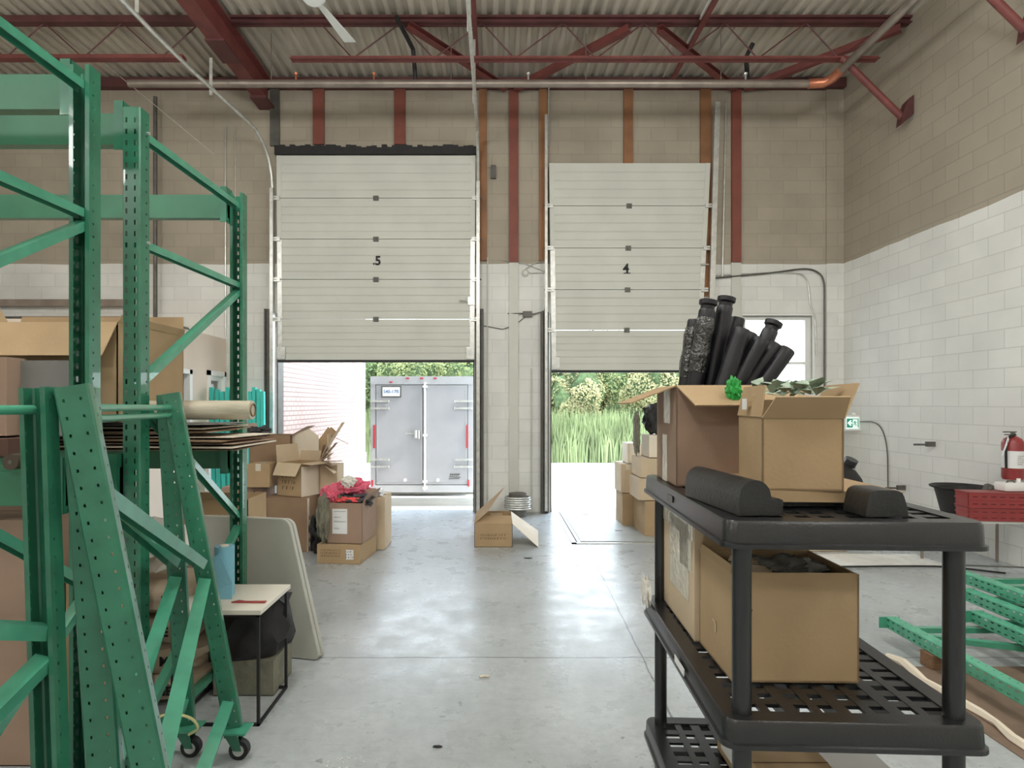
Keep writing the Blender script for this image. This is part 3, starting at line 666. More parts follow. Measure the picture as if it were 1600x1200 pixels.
def side_cart():
    t = thing('frame_cart', 'green slotted frame cart cut by the left picture edge, with a cross tube', 'cart')
    b0, t0 = V((-1.26, 1.73, .02)), V((-1.315, 1.73, 1.70)); b1, t1 = V((-1.43, .70, .02)), V((-1.47, .70, 1.70))
    dr = (b0-b1).normalized()
    post(t, b0, t0, -dr, w=.086); post(t, b1, t1, dr, w=.086)
    at = lambda a, c, z: a+(c-a)*((z-a.z)/(c.z-a.z))
    for za, zb in ((.985, 1.42), (.93, .45), (.3, .3)):
        p, q = at(b0, t0, za), at(b1, t1, zb); rbrace(t, p+(q-p)*.03, p+(q-p)*.97, (.2, 0, 1), 1.2)
    MB().tube([(-1.33, 1.70, 1.635), (-1.47, .72, 1.635)], .014, 10).build('tie_tube', M_green2, t, smooth=True)
side_cart()

# ---------------------------------------------------------------- cartons
def carton(name, lab, x, y, z, w, d, h, rz=0, flaps=None, fl=None, m=M_card, m_in=None, tape=False, closed=False, cat='cardboard box', group=None, prints=None, rot=None, mflap=None):
    """x,y,z: centre of the base. flaps: side -> (angle outwards from upright, length, [shift of the free edge])"""
    t = thing(name, lab, cat, (x, y, z), math.radians(rz), group, rot=rot); e = .005; hw, hd = w/2, d/2
    b = MB().box(-hw, hw, -hd, hd, 0, e)
    if closed: b.box(-hw, hw, -hd, hd, 0, h)
    else:
        b.box(-hw, hw, -hd, -hd+e, 0, h).box(-hw, hw, hd-e, hd, 0, h).box(-hw, -hw+e, -hd, hd, 0, h).box(hw-e, hw, -hd, hd, 0, h)
    b.build('carton_body', m, t)
    if closed:
        MB().box(-hw, hw, -.0015, .0015, h, h+.0015).build('lid_seam', M_inkb, t)
    for side, fv in (flaps or {}).items():
        ang, ln = fv[0], fv[1]; sh = fv[2] if len(fv) > 2 else 0; ln2 = fv[3] if len(fv) > 3 else ln
        a = math.radians(ang); o_, u = math.sin(a), math.cos(a)
        if side == 'F': A, B, n = V((-hw, -hd, h)), V((hw, -hd, h)), V((0, -o_, u))
        elif side == 'B': A, B, n = V((hw, hd, h)), V((-hw, hd, h)), V((0, o_, u))
        elif side == 'L': A, B, n = V((-hw, hd, h)), V((-hw, -hd, h)), V((-o_, 0, u))
        else: A, B, n = V((hw, -hd, h)), V((hw, hd, h)), V((o_, 0, u))
        k = (B-A).normalized()*.012
        MB().poly([A, B, B+n*ln2-k+(B-A).normalized()*sh, A+n*ln+k+(B-A).normalized()*sh], .004).build('flap', mflap or m, t)
    if tape: MB().box(-.03, .03, -hd-.001, hd+.001, h, h+.001).box(-.03, .03, -hd-.0012, -hd, h-.08, h).build('tape', M_tape, t)
    return t
def fprint(t, w, h, x, z, y, m=M_inkb, rows=3, seed=1, name='printing', side='F', tall=.6):
    """printed characters as irregular short bars in rows, on a box side"""
    r = random.Random(seed); b = MB(); rh = h/rows
    for i in range(rows):
        cx = -w/2
        while cx < w/2-.01:
            cw = r.uniform(.25, .8)*rh; zz = z+h/2-rh*(i+.5)
            k = r.random()
            if side == 'F':
                b.box(x+cx, x+min(cx+cw*.22, w/2), y-.0008, y, zz-rh*tall/2, zz+rh*tall/2)
                if k > .3: b.box(x+cx, x+cx+cw*.7, y-.0008, y, zz+rh*tall*.35, zz+rh*tall*.5)
                if k < .6: b.box(x+cx, x+cx+cw*.7, y-.0008, y, zz-rh*tall*.07, zz+rh*tall*.07)
            else:
                b.box(y-.0008, y, x+cx, x+min(cx+cw*.22, w/2), zz-rh*tall/2, zz+rh*tall/2)
                if k > .3: b.box(y-.0008, y, x+cx, x+cx+cw*.7, zz+rh*tall*.35, zz+rh*tall*.5)
            cx += cw+rh*.15
    return b.build(name, m, t)

# cardboard on the rack shelf
carton('cardboard_box', 'very large open carton on the green rack shelf, its torn flaps folded out', -2.38, 3.25, 1.56, 1.0, .62, .50, flaps={'F': (150, .20, .0), 'R': (18, .04), 'B': (10, .12), 'L': (30, .2)}, m=M_card)
carton('cardboard_box', 'tall taped carton with shiny clear tape at the left picture edge', -2.33, 2.80, 1.50, .13, .12, .37, m=M_cardp, closed=True)
b = MB(); 
for (z0, z1) in ((1.52, 1.6), (1.66, 1.70), (1.76, 1.86)): b.box(-2.395, -2.30, 2.736, 2.739, z0, z1)
b.build('clear_tape', M_tape); tag(bpy.data.objects['clear_tape'], 'glossy strips of clear tape wrapped on the tall carton at the left edge', 'tape')
tag(MB().box(-2.28, -1.95, 2.82, 2.84, 1.50, 1.86).build('leaning_board', M_dark), 'flat grey panel leaning in front of the very large carton', 'panel')
carton('cardboard_box', 'low dark brown carton lying on the rack beam under the taped carton', -2.45, 2.80, 1.41, .50, .26, .085, m=mat('dark_brown_cardboard', srgb(86, 60, 50), .85), closed=True)
# flattened boards and sheets on the shelf
rs = random.Random(5)
for i in range(9):
    z = 1.412+i*.016; dx = rs.uniform(-.07, .07); a = rs.uniform(-.07, .07)
    o = MB().box(-.62, .52, -.26, .26, 0, .004+.004*(i % 2)).build('flattened_carton', (M_cardd, M_cardw, M_cardp)[i % 3] if i < 8 else M_dark)
    o.location = (-1.96+dx+(.05 if i < 5 else -.1), 3.32+rs.uniform(-.04, .04), z); o.rotation_euler = (rs.uniform(-.01, .01), rs.uniform(-.008, .008), a)
    tag(o, ('bottom sheet', 'second sheet from the bottom', 'third sheet from the bottom', 'fourth sheet from the bottom', 'middle sheet', 'fourth sheet from the top', 'third sheet from the top', 'second sheet from the top', 'topmost grey sheet')[i]+' of the flattened cartons under the film roll', 'cardboard sheet', 'flattened cartons stacked on the rack shelf')
t = thing('stretch_film_roll', 'glossy roll of clear stretch film with a cardboard core lying on the stacked sheets', 'film roll', (-1.31, 3.2, 1.62))
MB().tube([(-.56, 0, 0), (-.01, 0, 0)], .052, 28).build('film', M_film, t, smooth=True)
MB().tube([(-.60, 0, 0), (0, 0, 0)], .036, 20, cap=False).tube([(-.6, 0, 0), (0, 0, 0)], .031, 20, cap=False).build('core', M_cardd, t, smooth=True)
MB().tube([(-.01, 0, 0), (-.006, 0, 0)], .050, 28).build('film_end', M_film, t)
t = thing('tape_roll', 'round dark brown roll hanging against the green beam at the left edge', 'roll', (-1.855, 2.28, 1.43))
MB().lathe([(.008, -.02), (.03, -.02), (.031, .02), (.008, .02)], 24, Matrix.Rotation(PI/2, 4, 'X')).build('winding', mat('brown_tape', srgb(70, 58, 46), .4), t, smooth=True)
MB().lathe([(.003, -.022), (.008, -.022), (.008, .022), (.003, .022)], 16, Matrix.Rotation(PI/2, 4, 'X')).build('core', M_dgrey, t)

# below the shelf
carton('cardboard_box', 'tall brown carton standing on the floor at the lower left picture edge', -2.42, 2.95, 0, .62, .5, 1.12, m=M_cardp, closed=True)
carton('cardboard_box', 'upright pale carton behind the left frame cart, with a brown flap', -1.96, 3.0, 0, .22, .3, .86, m=M_card, closed=True)
b = MB()
for k, (xx, yy, zz, mm) in enumerate(((-2.0, 3.42, .01, 0), (-1.98, 3.42, .17, 0), (-2.02, 3.42, .33, 0), (-1.97, 3.42, .50, 0))):
    t = MB().blob((0, 0, .085), (.36, .22, .10), .12, 2.2, k, 3, .65, flat=0).build('product_sack', M_sack, smooth=True); t.location = (xx, yy, zz)
    ln = MB()
    tag(t, ('beige sack at the bottom of the sack pile behind the carts', 'second beige sack from the floor behind the carts', 'third beige sack from the floor behind the carts', 'topmost beige sack behind the carts')[k], 'sack', 'beige sacks piled under the rack')
    for q in range(3):
        ln.tube([(.0+.1*q, -.222, .06+.012*q), (.07+.1*q, -.224, .064+.012*q)], .003, 5)
    text_part('sack_print', 'ME', .07, M_ink, Matrix.Translation((.2, -.215, .085)) @ Matrix.Rotation(PI/2, 4, 'X'), t, bold=.002)
t = MB().blob((0, 0, .09), (.13, .12, .14), .3, 3, 9, 3, .9, flat=-.04).build('white_bag', M_wsack, smooth=True); t.location = (-1.85, 3.3, .78)
tag(t, 'crumpled white plastic bag on top of the beige sacks', 'bag')
carton('cardboard_box', 'brown carton under the rack seen between post and sloping brace', -1.98, 4.32, 0, .5, .34, .78, m=M_cardp, closed=True)
t = carton('cardboard_box', 'open carton with rows of slots stacked under the rack beam', -2.0, 4.32, .785, .52, .34, .20, m=M_card, flaps={'F': (35, .07), 'L': (40, .1)})
b = MB()
for k in range(6): b.box(.02+k*.03, .034+k*.03, -.172, -.170, .07, .09)
b.build('slot_marks', M_cardw, t)
t = MB().blob((0, 0, .17), (.21, .17, .2), .22, 2.2, 4, 3, .85, flat=0).build('black_bag', mat('black_bag_fabric', srgb(40, 37, 38), .7, 0, .3, 6, bump=.5, bscale=18), smooth=True)
t.location = (-1.42, 3.5, .20); tag(t, 'black soft bag bulging under the small white table', 'bag')
t = carton('cardboard_box', 'low dark carton on the floor below the black bag', -1.43, 3.5, 0, .34, .3, .2, m=M_khaki, closed=True)
t = MB().blob((0, 0, .1), (.18, .14, .12), .3, 3, 3, 3, .9, flat=0).build('blue_bag', M_bluebag, smooth=True); t.location = (-1.42, 2.2, 0)
tag(t, 'shiny blue plastic bag on the floor between the frame carts', 'bag')
tag(MB().tube(curve_pts([(-1.50, 2.55, .28), (-1.42, 2.56, .31), (-1.33, 2.57, .29), (-1.30, 2.58, .24), (-1.34, 2.58, .21)]), .006, 6).build('strap_end', mat('yellow_strap', srgb(214, 206, 150), .5)), 'pale yellow strap end curling beside the rear caster', 'strap')
tag(MB().tube(curve_pts([(-1.08, 1.95, .5), (-1.085, 1.95, .3), (-1.09, 1.96, .1)]), .007, 6).build('strap_end', MATS['yellow_strap']), 'pale yellow strap hanging inside the cart at the bottom edge', 'strap')

# small table with a wire frame
t = thing('side_table', 'small table with pale square top and thin black wire frame', 'table', (-1.43, 3.24, 0))
MB().bbox(-.25, .23, -.22, .22, .575, .60, .003).build('tabletop', M_off, t)
L = [(-.23, -.2), (.21, -.2), (.21, .2), (-.23, .2)]
for (a, c) in L: MB().box(a-.007, a+.007, c-.007, c+.007, .007, .575).build('leg', M_ink, t)
for z in (.007, .568):
    b = MB()
    for i in range(4):
        p, q = L[i], L[(i+1) % 4]; b.box(min(p[0], q[0])-.007, max(p[0], q[0])+.007, min(p[1], q[1])-.007, max(p[1], q[1])+.007, z-.007, z+.007)
    b.build('rail', M_ink, t)
t = thing('paper_roll', 'blue paper towel roll with a loose sheet, standing on the small table', 'paper roll', (-1.50, 3.27, .60))
MB().lathe([(.022, .002), (.052, 0), (.052, .27), (.022, .268)], 28).build('roll', M_blue, t, smooth=True)
MB().poly([(-.06, -.056, .20), (-.115, -.075, .0), (.075, -.075, .0), (.07, -.056, .08), (.0, -.056, .245)], .004).build('loose_sheet', M_blue, t)
MB().lathe([(.019, .0), (.0225, .0), (.0225, .274), (.019, .274)], 18).build('core', M_cardw, t)
o = MB().poly([(-.09, -.01, 0), (.09, -.015, 0), (.09, .008, 0), (-.02, .006, 0), (-.06, .022, 0)], .006).build('cutter_strip', mat('dark_red_plastic', srgb(160, 62, 58), .4)); o.location = (-1.31, 3.14, .601)
tag(o, 'flat dark red strip tool lying on the small table', 'tool')

# folded plastic table leaning by the rack
t = thing('folding_table', 'grey plastic folding table, folded in half and leaning on its edge', 'folding table', (0, 0, 0))
A = V((-1.13, 3.80, .004)); u = V((-.76, .17, 0)).normalized(); v = V((-.26, .16, .88)).normalized(); nn = u.cross(v).normalized()
if nn.y > 0: nn = -nn
def slab(off, th, name, w=.72, h=.93, r=.05):
    pts = []
    for (cx, cy, a0) in ((w-r, r, -90), (w-r, h-r, 0), (r, h-r, 90), (r, r, 180)):
        for k in range(5):
            a = math.radians(a0+k*22.5); pts.append((cx+r*math.cos(a), cy+r*math.sin(a)))
    P = [A+u*x+v*y-nn*off for x, y in pts]
    return MB().poly(P, (-th if (P[1]-P[0]).cross(P[2]-P[1]).dot(nn) > 0 else th)).build(name, M_ftab, t, bevel=.006)
slab(0, .034, 'table_half'); slab(.046, .034, 'table_half')
b = MB()
for x in (.06, .62): b.tube([A+u*x+v*.1-nn*.04, A+u*x+v*.8-nn*.04], .006, 6)
b.build('hinge_gap_frame', M_dgrey, t)

# turquoise beams leaning behind the boxes
for k in range(9):
    xx = -3.98+k*.075 if k < 5 else -3.47+(k-5)*.06
    o = MB().box(-.024, .024, -.03, .03, 0, 1.9-.03*(k % 3)).build('turquoise_beam', M_teal); o.location = (xx, 8.38+.01*(k % 2), 0); o.rotation_euler = (-.06, (-.05 if k < 5 else -.03), 0)
    tag(o, 'turquoise beam standing upright in the bundle left of the large door' if k < 5 else 'turquoise beam in the bundle right beside the door jamb', 'beam', 'turquoise beams by the office' if k < 5 else 'turquoise beams by the door jamb')

# ---------------------------------------------------------------- pile of cartons left of door 5
t = carton('cardboard_box', 'long low carton on the floor under the box of clothes, with a white sticker', -1.60, 6.40, 0, .46, .56, .20, rz=-6, m=M_card, closed=True)
MB().box(.08, .16, -.283, -.281, .05, .15).build('sticker', M_paper, t); fprint(t, .08, .09, .12, .1, -.2835, M_ink, 3, 4, 'sticker_print'); fprint(t, .22, .09, -.08, .11, -.2805, M_inkb, 3, 8)
t = carton('cardboard_box', 'open carton heaped with clothes, a handwritten white sheet on its front', -1.55, 6.38, .205, .38, .46, .42, rz=-6, m=M_cardp, flaps={'R': (28, .12), 'B': (30, .1)})
MB().box(-.13, .03, -.234, -.232, .10, .36).build('paper_sheet', M_paper, t)
b = MB(); rr = random.Random(3)
for zz, ww in ((.33, .12), (.27, .07), (.225, .12), (.15, .055)):
    x = -.115
    while x < -.115+ww:
        b.tube([(x, -.235, zz), (x+.006, -.235, zz+rr.uniform(.004, .014)), (x+.011, -.235, zz-.002)], .0012, 4); x += .012
b.build('handwriting', M_ink, t)
def cloth(name, lab, loc, size, m, seed, amp=.35, rot=0, cat='clothing'):
    o = MB().blob((0, 0, 0), size, amp, 2.6, seed, 4, .9).build(name, m, smooth=True); o.location = loc; o.rotation_euler = (0, 0, rot); tag(o, lab, cat); return o
cloth('folded_clothes', 'dark grey clothes heaped in the labelled carton', (-1.50, 6.38, .62), (.17, .2, .06), M_cloth, 1)
cloth('hanging_garment', 'charcoal garment hanging over the left side of the labelled carton', (-1.79, 6.18, .48), (.065, .14, .24), M_khaki, 2, .2)
cloth('pink_garment', 'pink garment with white patches on top of the clothes heap', (-1.55, 6.38, .77), (.16, .08, .085), M_pink, 3, .28, .3)
cloth('pink_garment', 'crumpled pink garment at the left end of the clothes heap', (-1.76, 6.25, .70), (.085, .08, .09), M_pink, 5, .3)
cloth('coral_garment', 'coral red garment tucked into the front of the labelled carton', (-1.55, 6.24, .64), (.12, .05, .03), M_salmon, 4, .4)
cloth('shiny_bag', 'silvery plastic wrapping on top of the pink garment', (-1.57, 6.30, .83), (.07, .05, .06), M_wsack, 6, .3, 0, 'wrapping')
t = carton('cardboard_box', 'tall narrow carton behind the box of clothes, crumpled paper at its top', -1.36, 6.92, 0, .20, .42, .60, m=M_cardl, closed=True)
cloth('crumpled_paper', 'crumpled white paper on the narrow carton behind the clothes box', (-1.37, 6.85, .63), (.07, .12, .035), M_paper, 7, .5, 0, 'paper')
t = carton('cardboard_box', 'big brown carton on the floor in the left heap, torn edge on its right', -2.35, 6.88, 0, .52, .5, .60, rz=-4, m=M_cardd, closed=True)
b = MB(); rr = random.Random(8)
for k in range(12): b.box(.261, .266, -.25, -.25+rr.uniform(.02, .07), .05*k, .05*k+.05)
b.build('torn_edge', M_cardw, t)
t = carton('cardboard_box', 'open carton with printed front standing on the big brown carton', -2.28, 6.90, .605, .36, .36, .38, rz=-25, m=M_card, flaps={'F': (150, .16), 'B': (5, .12), 'L': (8, .20), 'R': (95, .14)}, mflap=M_cardl)
fprint(t, .2, .2, 0, .16, -.181, M_inkb, 3, 6, 'printing')
t = MB().box(0, .004, -.18, .18, 0, .34).build('white_side', M_cardw, t); t.location = (.181, 0, .0)
tag(t, 'white lined side')
t = MB().poly([(-.36, 0, .0), (-.28, 0, .42), (.02, -.1, .56), (.25, -.12, .64), (.36, -.12, .55), (.36, -.1, .38), (.1, -.02, .04)], .005).build('torn_sheet', M_cardw); t.location = (-2.50, 7.25, .72)
tag(t, 'large curved pale cardboard sheet behind the printed open carton', 'cardboard sheet')
t = carton('cardboard_box', 'narrow brown carton at the left edge of the heap behind the rack post', -2.92, 7.0, 0, .46, .4, .70, m=M_cardp, closed=True)
t = carton('cardboard_box', 'small taped brown carton stacked beside the printed open carton', -2.70, 6.85, .705, .26, .26, .27, m=M_card, closed=True, tape=True)
carton('cardboard_box', 'dark brown open carton high at the back of the heap', -2.72, 7.3, .70, .5, .34, .58, m=M_cardd, flaps={'R': (60, .22), 'L': (20, .15)})
cloth('dark_garment', 'dark garment lying on the heap next to the rack post', (-2.86, 7.15, 1.33), (.14, .1, .05), M_cloth, 12, .4)
cloth('black_bag', 'black plastic bundle wedged beside the big brown carton', (-2.68, 6.62, .42), (.07, .08, .2), M_black, 13, .3, 0, 'bundle')
cloth('black_bag', 'small black bundle between the brown carton and the clothes box', (-1.98, 6.55, .22), (.07, .08, .2), M_black, 14, .3, 0, 'bundle')
# tall bent strips and the rolled carton
p = V((-2.28, 7.25, .95)); q = V((-1.98, 7.2, 1.34))
t = thing('rolled_carton', 'folded cardboard tube sticking up slantwise from the heap', 'cardboard tube')
MB().sweep([(-.06, -.04), (.06, -.04), (.06, .04), (-.06, .04), (-.06, .032), (.052, .032), (.052, -.032), (-.06, -.032)], p, q, (0, -1, .3)).build('tube_wall', M_card, t)
MB().sweep([(-.062, -.042), (.062, -.042), (.062, -.0405), (-.062, -.0405)], p+(q-p)*.55, p+(q-p)*.85, (0, -1, .3)).build('tape', M_tape, t)
for k in range(8):
    a = math.radians(78-k*15); base = V((-2.06, 6.98, .98)); L_ = .20+.05*(k % 3)
    tip = base+V((math.cos(a)*L_, -.03*k, math.sin(a)*L_))
    o = MB().poly([base+V((0, .05, .0)), base+V((0, -.07, 0)), tip+V((0, -.07, 0)), tip+V((0, .05, 0))], .004).build('cardboard_strip', M_cardl if k % 2 else M_cardd)
    tag(o, ('steepest strip', 'second strip from the top', 'third strip from the top', 'upper middle strip', 'lower middle strip', 'third strip from the bottom', 'second strip from the bottom', 'lowest drooping strip')[k]+' in the cardboard fan on the heap', 'cardboard strip', 'fanned cardboard strips on the heap')
for k, (a, c) in enumerate((((-2.08, 7.0, 1.0), (-1.80, 6.98, 1.44)), ((-1.97, 6.98, 1.0), (-1.97, 6.98, 1.30)))):
    o = MB().box(-.006, .006, -.05, .05, 0, (V(c)-V(a)).length).build('cardboard_strip', M_cardl, M=frameM(a, V(c)-V(a), (0, 1, 0)))
    tag(o, ('long thin cardboard strip pointing up right out of the heap', 'short upright cardboard strip at the right of the heap')[k], 'cardboard strip')
tag(MB().box(-.13, .13, -.004, 0, 0, .006, Matrix.Translation((-1.86, 6.98, 1.24)) @ Matrix.Rotation(.45, 4, 'Y')).build('cardboard_strip', M_cardd), 'thin bent strip lying across the tips of the fanned strips', 'cardboard strip')
carton('cardboard_box', 'small tan carton under the fanned strips', -1.95, 7.05, .605, .2, .3, .34, m=M_cardl, closed=True)
carton('cardboard_box', 'hidden lower carton supporting the small tan carton', -1.93, 7.15, 0, .24, .34, .60, m=M_card, closed=True)

# low open carton in the middle
t = carton('cardboard_box', 'low open carton alone on the floor by the pier, lids spread wide', -.03, 7.2, 0, .44, .72, .27, rz=0, m=M_card, flaps={'L': (-48, .48, .0, .20), 'F': (-68, .17), 'B': (-10, .02)}, m_in=M_cardd)
MB().poly([(.22, -.34, .27), (.22, .34, .29), (.56, .26, .06), (.52, -.36, .004)], .005).build('flap', M_cardw, t)
fprint(t, .3, .08, 0, .12, -.361, M_inkb, 2, 13)
MB().box(-.04, .10, .10, .105, .08, .31).box(.1, .104, -.05, .105, .1, .31).build('inner_divider', M_cardl, t)
t = thing('wire_coil', 'grey coil of cable on the floor against the pier', 'coil', (.32, 8.75, 0))
b = MB()
for k in range(6):
    b.tube([(.19*math.cos(a/12*PI)*(1-.04*(k % 2)), .14*math.sin(a/12*PI), .12+k*.032) for a in range(25)], .015, 8, cap=False)
b.build('windings', M_galv, t, smooth=True); MB().lathe([(.13, 0), (.13, .34)], 20).build('drum', M_dgrey, t)

# dock leveller plate in front of door 4
t = thing('dock_plate', 'steel dock leveller plate flush in the floor before the smaller door', 'dock plate')
MB().box(1.02, 2.95, 7.12, 9.05, 0, .006).build('plate', M_steelplate, t)
MB().box(.90, .955, 7.0, 9.05, 0, .008).box(.90, 3.05, 7.0, 7.05, 0, .008).box(3.0, 3.05, 7.0, 9.05, 0, .008).build('curb_angle', M_galv, t)
MB().box(.958, .975, 7.06, 9.05, 0, .005).box(.958, 2.99, 7.062, 7.08, 0, .005).box(1.55, 1.65, 7.7, 7.73, .006, .008).box(1.3, 1.38, 8.85, 8.88, .006, .008).build('gap', M_ink, t)

# ---------------------------------------------------------------- stack right of door 4
def sb(lab, x0, x1, y0, y1, z0, z1, m, rz=0):
    return carton('cardboard_box', lab, (x0+x1)/2, (y0+y1)/2, z0, x1-x0, y1-y0, z1-z0, rz, m=m, closed=True, tape=True, group='cartons stacked by the smaller door')
sb('bottom carton at the near right of the stack by the smaller door', 1.86, 2.4, 7.4, 8.0, 0, .44, M_card)
sb('lower middle carton of the stack by the smaller door', 1.79, 2.3, 7.42, 7.95, .445, .72, M_cardl)
sb('upper middle carton of the stack by the smaller door', 1.82, 2.3, 7.45, 7.95, .725, .97, M_cardl)
sb('bottom carton at the far left of the stack by the smaller door', 1.72, 2.2, 8.05, 8.5, 0, .44, M_card)
sb('upright carton on the far left of the stack, covered in tape', 1.70, 1.9, 8.05, 8.5, .445, .84, M_cardl)
sb('pale carton on top at the far left of the stack by the smaller door', 1.79, 2.0, 8.05, 8.4, .845, 1.12, M_cardw)
sb('small carton with a white top band, topmost of the stack by the smaller door', 1.94, 2.3, 7.5, 7.9, .975, 1.26, M_cardw)
cloth('black_backpack', 'black backpack hanging above the carton stack by the smaller door', (2.08, 7.7, 1.46), (.16, .13, .2), M_black, 21, .2, 0, 'bag')
cloth('olive_cloth', 'olive grey cloth draped down the side of the carton stack', (1.84, 7.75, 1.28), (.04, .1, .28), M_khaki, 22, .2, 0, 'cloth')

# ---------------------------------------------------------------- plastic shelving unit
SA = math.radians(-2.5); SO = V((.522, 1.345, 0)); SW, SD = .585, .90
t = thing('plastic_shelving_unit', 'black plastic shelving unit with slotted decks in the right foreground', 'shelving unit', SO, SA)
def deck(z):
    b = MB(); th = .062
    def rr_(x0, x1, y0, y1, r=.03, n=5):
        pts = []
        for cx, cy, a0 in ((x1-r, y0+r, -90), (x1-r, y1-r, 0), (x0+r, y1-r, 90), (x0+r, y0+r, 180)):
            for k in range(n): a = math.radians(a0+k*90/(n-1)); pts.append((cx+r*math.cos(a), cy+r*math.sin(a)))
        return pts
    rings = [(0, z-.012), (0, z), (.006, z), (.018, z)]
    o_ = [(rr_(-.006, SW+.006, -.006, SD+.006, .034), z-th), (rr_(-.006, SW+.006, -.006, SD+.006, .034), z-th+.010), (rr_(0, SW, 0, SD, .03), z-th+.012), (rr_(.002, SW-.002, .002, SD-.002, .03), z-.006), (rr_(.006, SW-.006, .006, SD-.006, .028), z),
          (rr_(.05, SW-.05, .05, SD-.05, .01), z), (rr_(.05, SW-.05, .05, SD-.05, .01), z-.02), (rr_(.02, SW-.02, .02, SD-.02, .02), z-.02), (rr_(.02, SW-.02, .02, SD-.02, .02), z-th), (rr_(-.006, SW+.006, -.006, SD+.006, .034), z-th)]
    vs = []; n = 20
    for pts, zz in o_: vs += [(x, y, zz) for x, y in pts]
    fs = []
    for i in range(len(o_)-1):
        for k in range(n): fs.append((i*n+k, i*n+(k+1) % n, (i+1)*n+(k+1) % n, (i+1)*n+k))
    b._add(vs, fs)
    rim = b.build('deck', M_plas, t, smooth=True)
    g = MB(); x0, x1, y0, y1 = .05, SW-.05, .05, SD-.05; nx, ny = 8, 15
    # cross bars (grid) with real openings; two wide straps and narrow ribs
    for i in range(1, nx): 
        xc = x0+(x1-x0)*i/nx; hw = .011 if i % 2 else .016
        g.box(xc-hw, xc+hw, y0, y1, z-.010, z-.002)
    for j in range(1, ny):
        yc = y0+(y1-y0)*j/ny; g.box(x0, x1, yc-(.014 if j % 5 else .022), yc+(.014 if j % 5 else .022), z-.0115, z-.003)
    for i in range(0, nx+1, 2):
        xc = x0+(x1-x0)*i/nx; g.box(xc-.003, xc+.003, y0, y1, z-.045, z-.01)
    for j in range(0, ny+1, 3):
        yc = y0+(y1-y0)*j/ny; g.box(x0, x1, yc-.003, yc+.003, z-.045, z-.012)
    g.build('deck_grid', M_plas, rim)
    return rim
ZD = [1.385, .930, .470, .075]
decks = [deck(z) for z in ZD]
tag(MB().box(-.0085, -.0065, .32, .42, .885, .905).build('sticker', M_paper, decks[1]), 'small white sticker on the side rail')
MB().box(-.003, -.001, .47, .53, 1.348, 1.368).build('moulded_label', M_dgrey, decks[0])
for (a, c) in ((.052, .045), (SW-.052, .045), (.052, SD-.045), (SW-.052, SD-.045)):
    for i in range(3): MB().tube([(a, c, ZD[i+1]-.01), (a, c, ZD[i]-.03)], .022, 18).build('post', M_plas, t, smooth=True)
    MB().tube([(a, c, 0), (a, c, .07)], .024, 18).build('foot', M_plas, t, smooth=True)

# things on the top deck
zt = 1.387
t = carton('cardboard_box', 'tall open carton on the top shelf full of black tubes, flaps out', .775, 2.03, zt, .38, .27, .325, rz=-2.5, m=M_cardp, flaps={'L': (112, .155, -.02, .15), 'F': (122, .12, .02), 'B': (172, .1), 'R': (172, .1)}, mflap=M_card)
MB().box(-.1925, -.1905, -.06, .02, .20, .325).box(-.1925, -.1905, -.02, .04, .0, .16).build('tape', M_tape, t)
cap_tubes = [((1087, 500), (1062, 603), 2.10, 0), ((1105, 484), (1086, 603), 2.05, 1), ((1133, 479), (1108, 603), 2.08, 1), ((1152, 497), (1124, 603), 2.13, 0), ((1160, 514), (1130, 603), 1.99, 0),
             ((1172, 520), (1137, 603), 2.05, 0), ((1190, 530), (1147, 603), 2.0, 0), ((1204, 516), (1165, 603), 2.11, 1), ((1212, 538), (1160, 603), 2.04, 0), ((1231, 546), (1182, 612), 2.02, 0)]
tl = ['tube wrapped in clear film at the far left of the bundle', 'capped black tube second from the left, shiny wrap', 'tallest black tube with a flat round cap', 'black tube behind the tallest capped one', 'black tube just right of the capped pair, in front',
      'black tube in the middle of the bundle', 'thick black tube right of the middle', 'grey tube with a flared cap standing out before the window', 'black tube beside the flared cap tube', 'rightmost black tube leaning most']
for k, ((tx, ty), (bx, by), Y, capd) in enumerate(cap_tubes):
    T_ = V(((tx-775)/925*Y, Y, 1.65+(632-ty)/925*Y)); B_ = V(((bx-775)/925*Y, Y, 1.65+(632-by)/925*Y))
    dr = (T_-B_).normalized(); Lb = (B_.z-(zt+.02))/dr.z; base = B_-dr*Lb
    base.x = min(max(base.x, .63), .93); Ltot = (T_-base).length; dr = (T_-base).normalized()
    o = thing('capped_tube', tl[k], 'tube', base, group='black tubes in the tall carton'); o.rotation_euler = dr.to_track_quat('Z', 'Y').to_euler()
    r = .028
    pr = [(r*.9, 0), (r, .01)]+[(r*(1+.03*math.sin(i*2.1+k)), Ltot*(.1+.8*i/9)) for i in range(10)]+[(r, Ltot-.03), (r*.98, Ltot-.005), (r*.9, Ltot)]
    MB().lathe(pr, 18).build('sleeve', M_tube, o, smooth=True)
    if capd: MB().lathe([(r*.85, Ltot-.01), (r*.85, Ltot+.012), (r*1.12, Ltot+.018), (r*1.12, Ltot+.032), (r, Ltot+.034)], 18).build('cap', M_tube, o, smooth=True)
    if k < 2:
        MB().lathe([(r*1.05, Ltot*.62), (r*1.25, Ltot*.72), (r*1.08, Ltot*.8), (r*1.22, Ltot*.9), (r*1.03, Ltot*.95)], 14).build('clear_wrap', mat('crinkled_film', srgb(36, 35, 34), .1, 0, .4, 30, bump=1.0, bscale=60, spec=1), o)
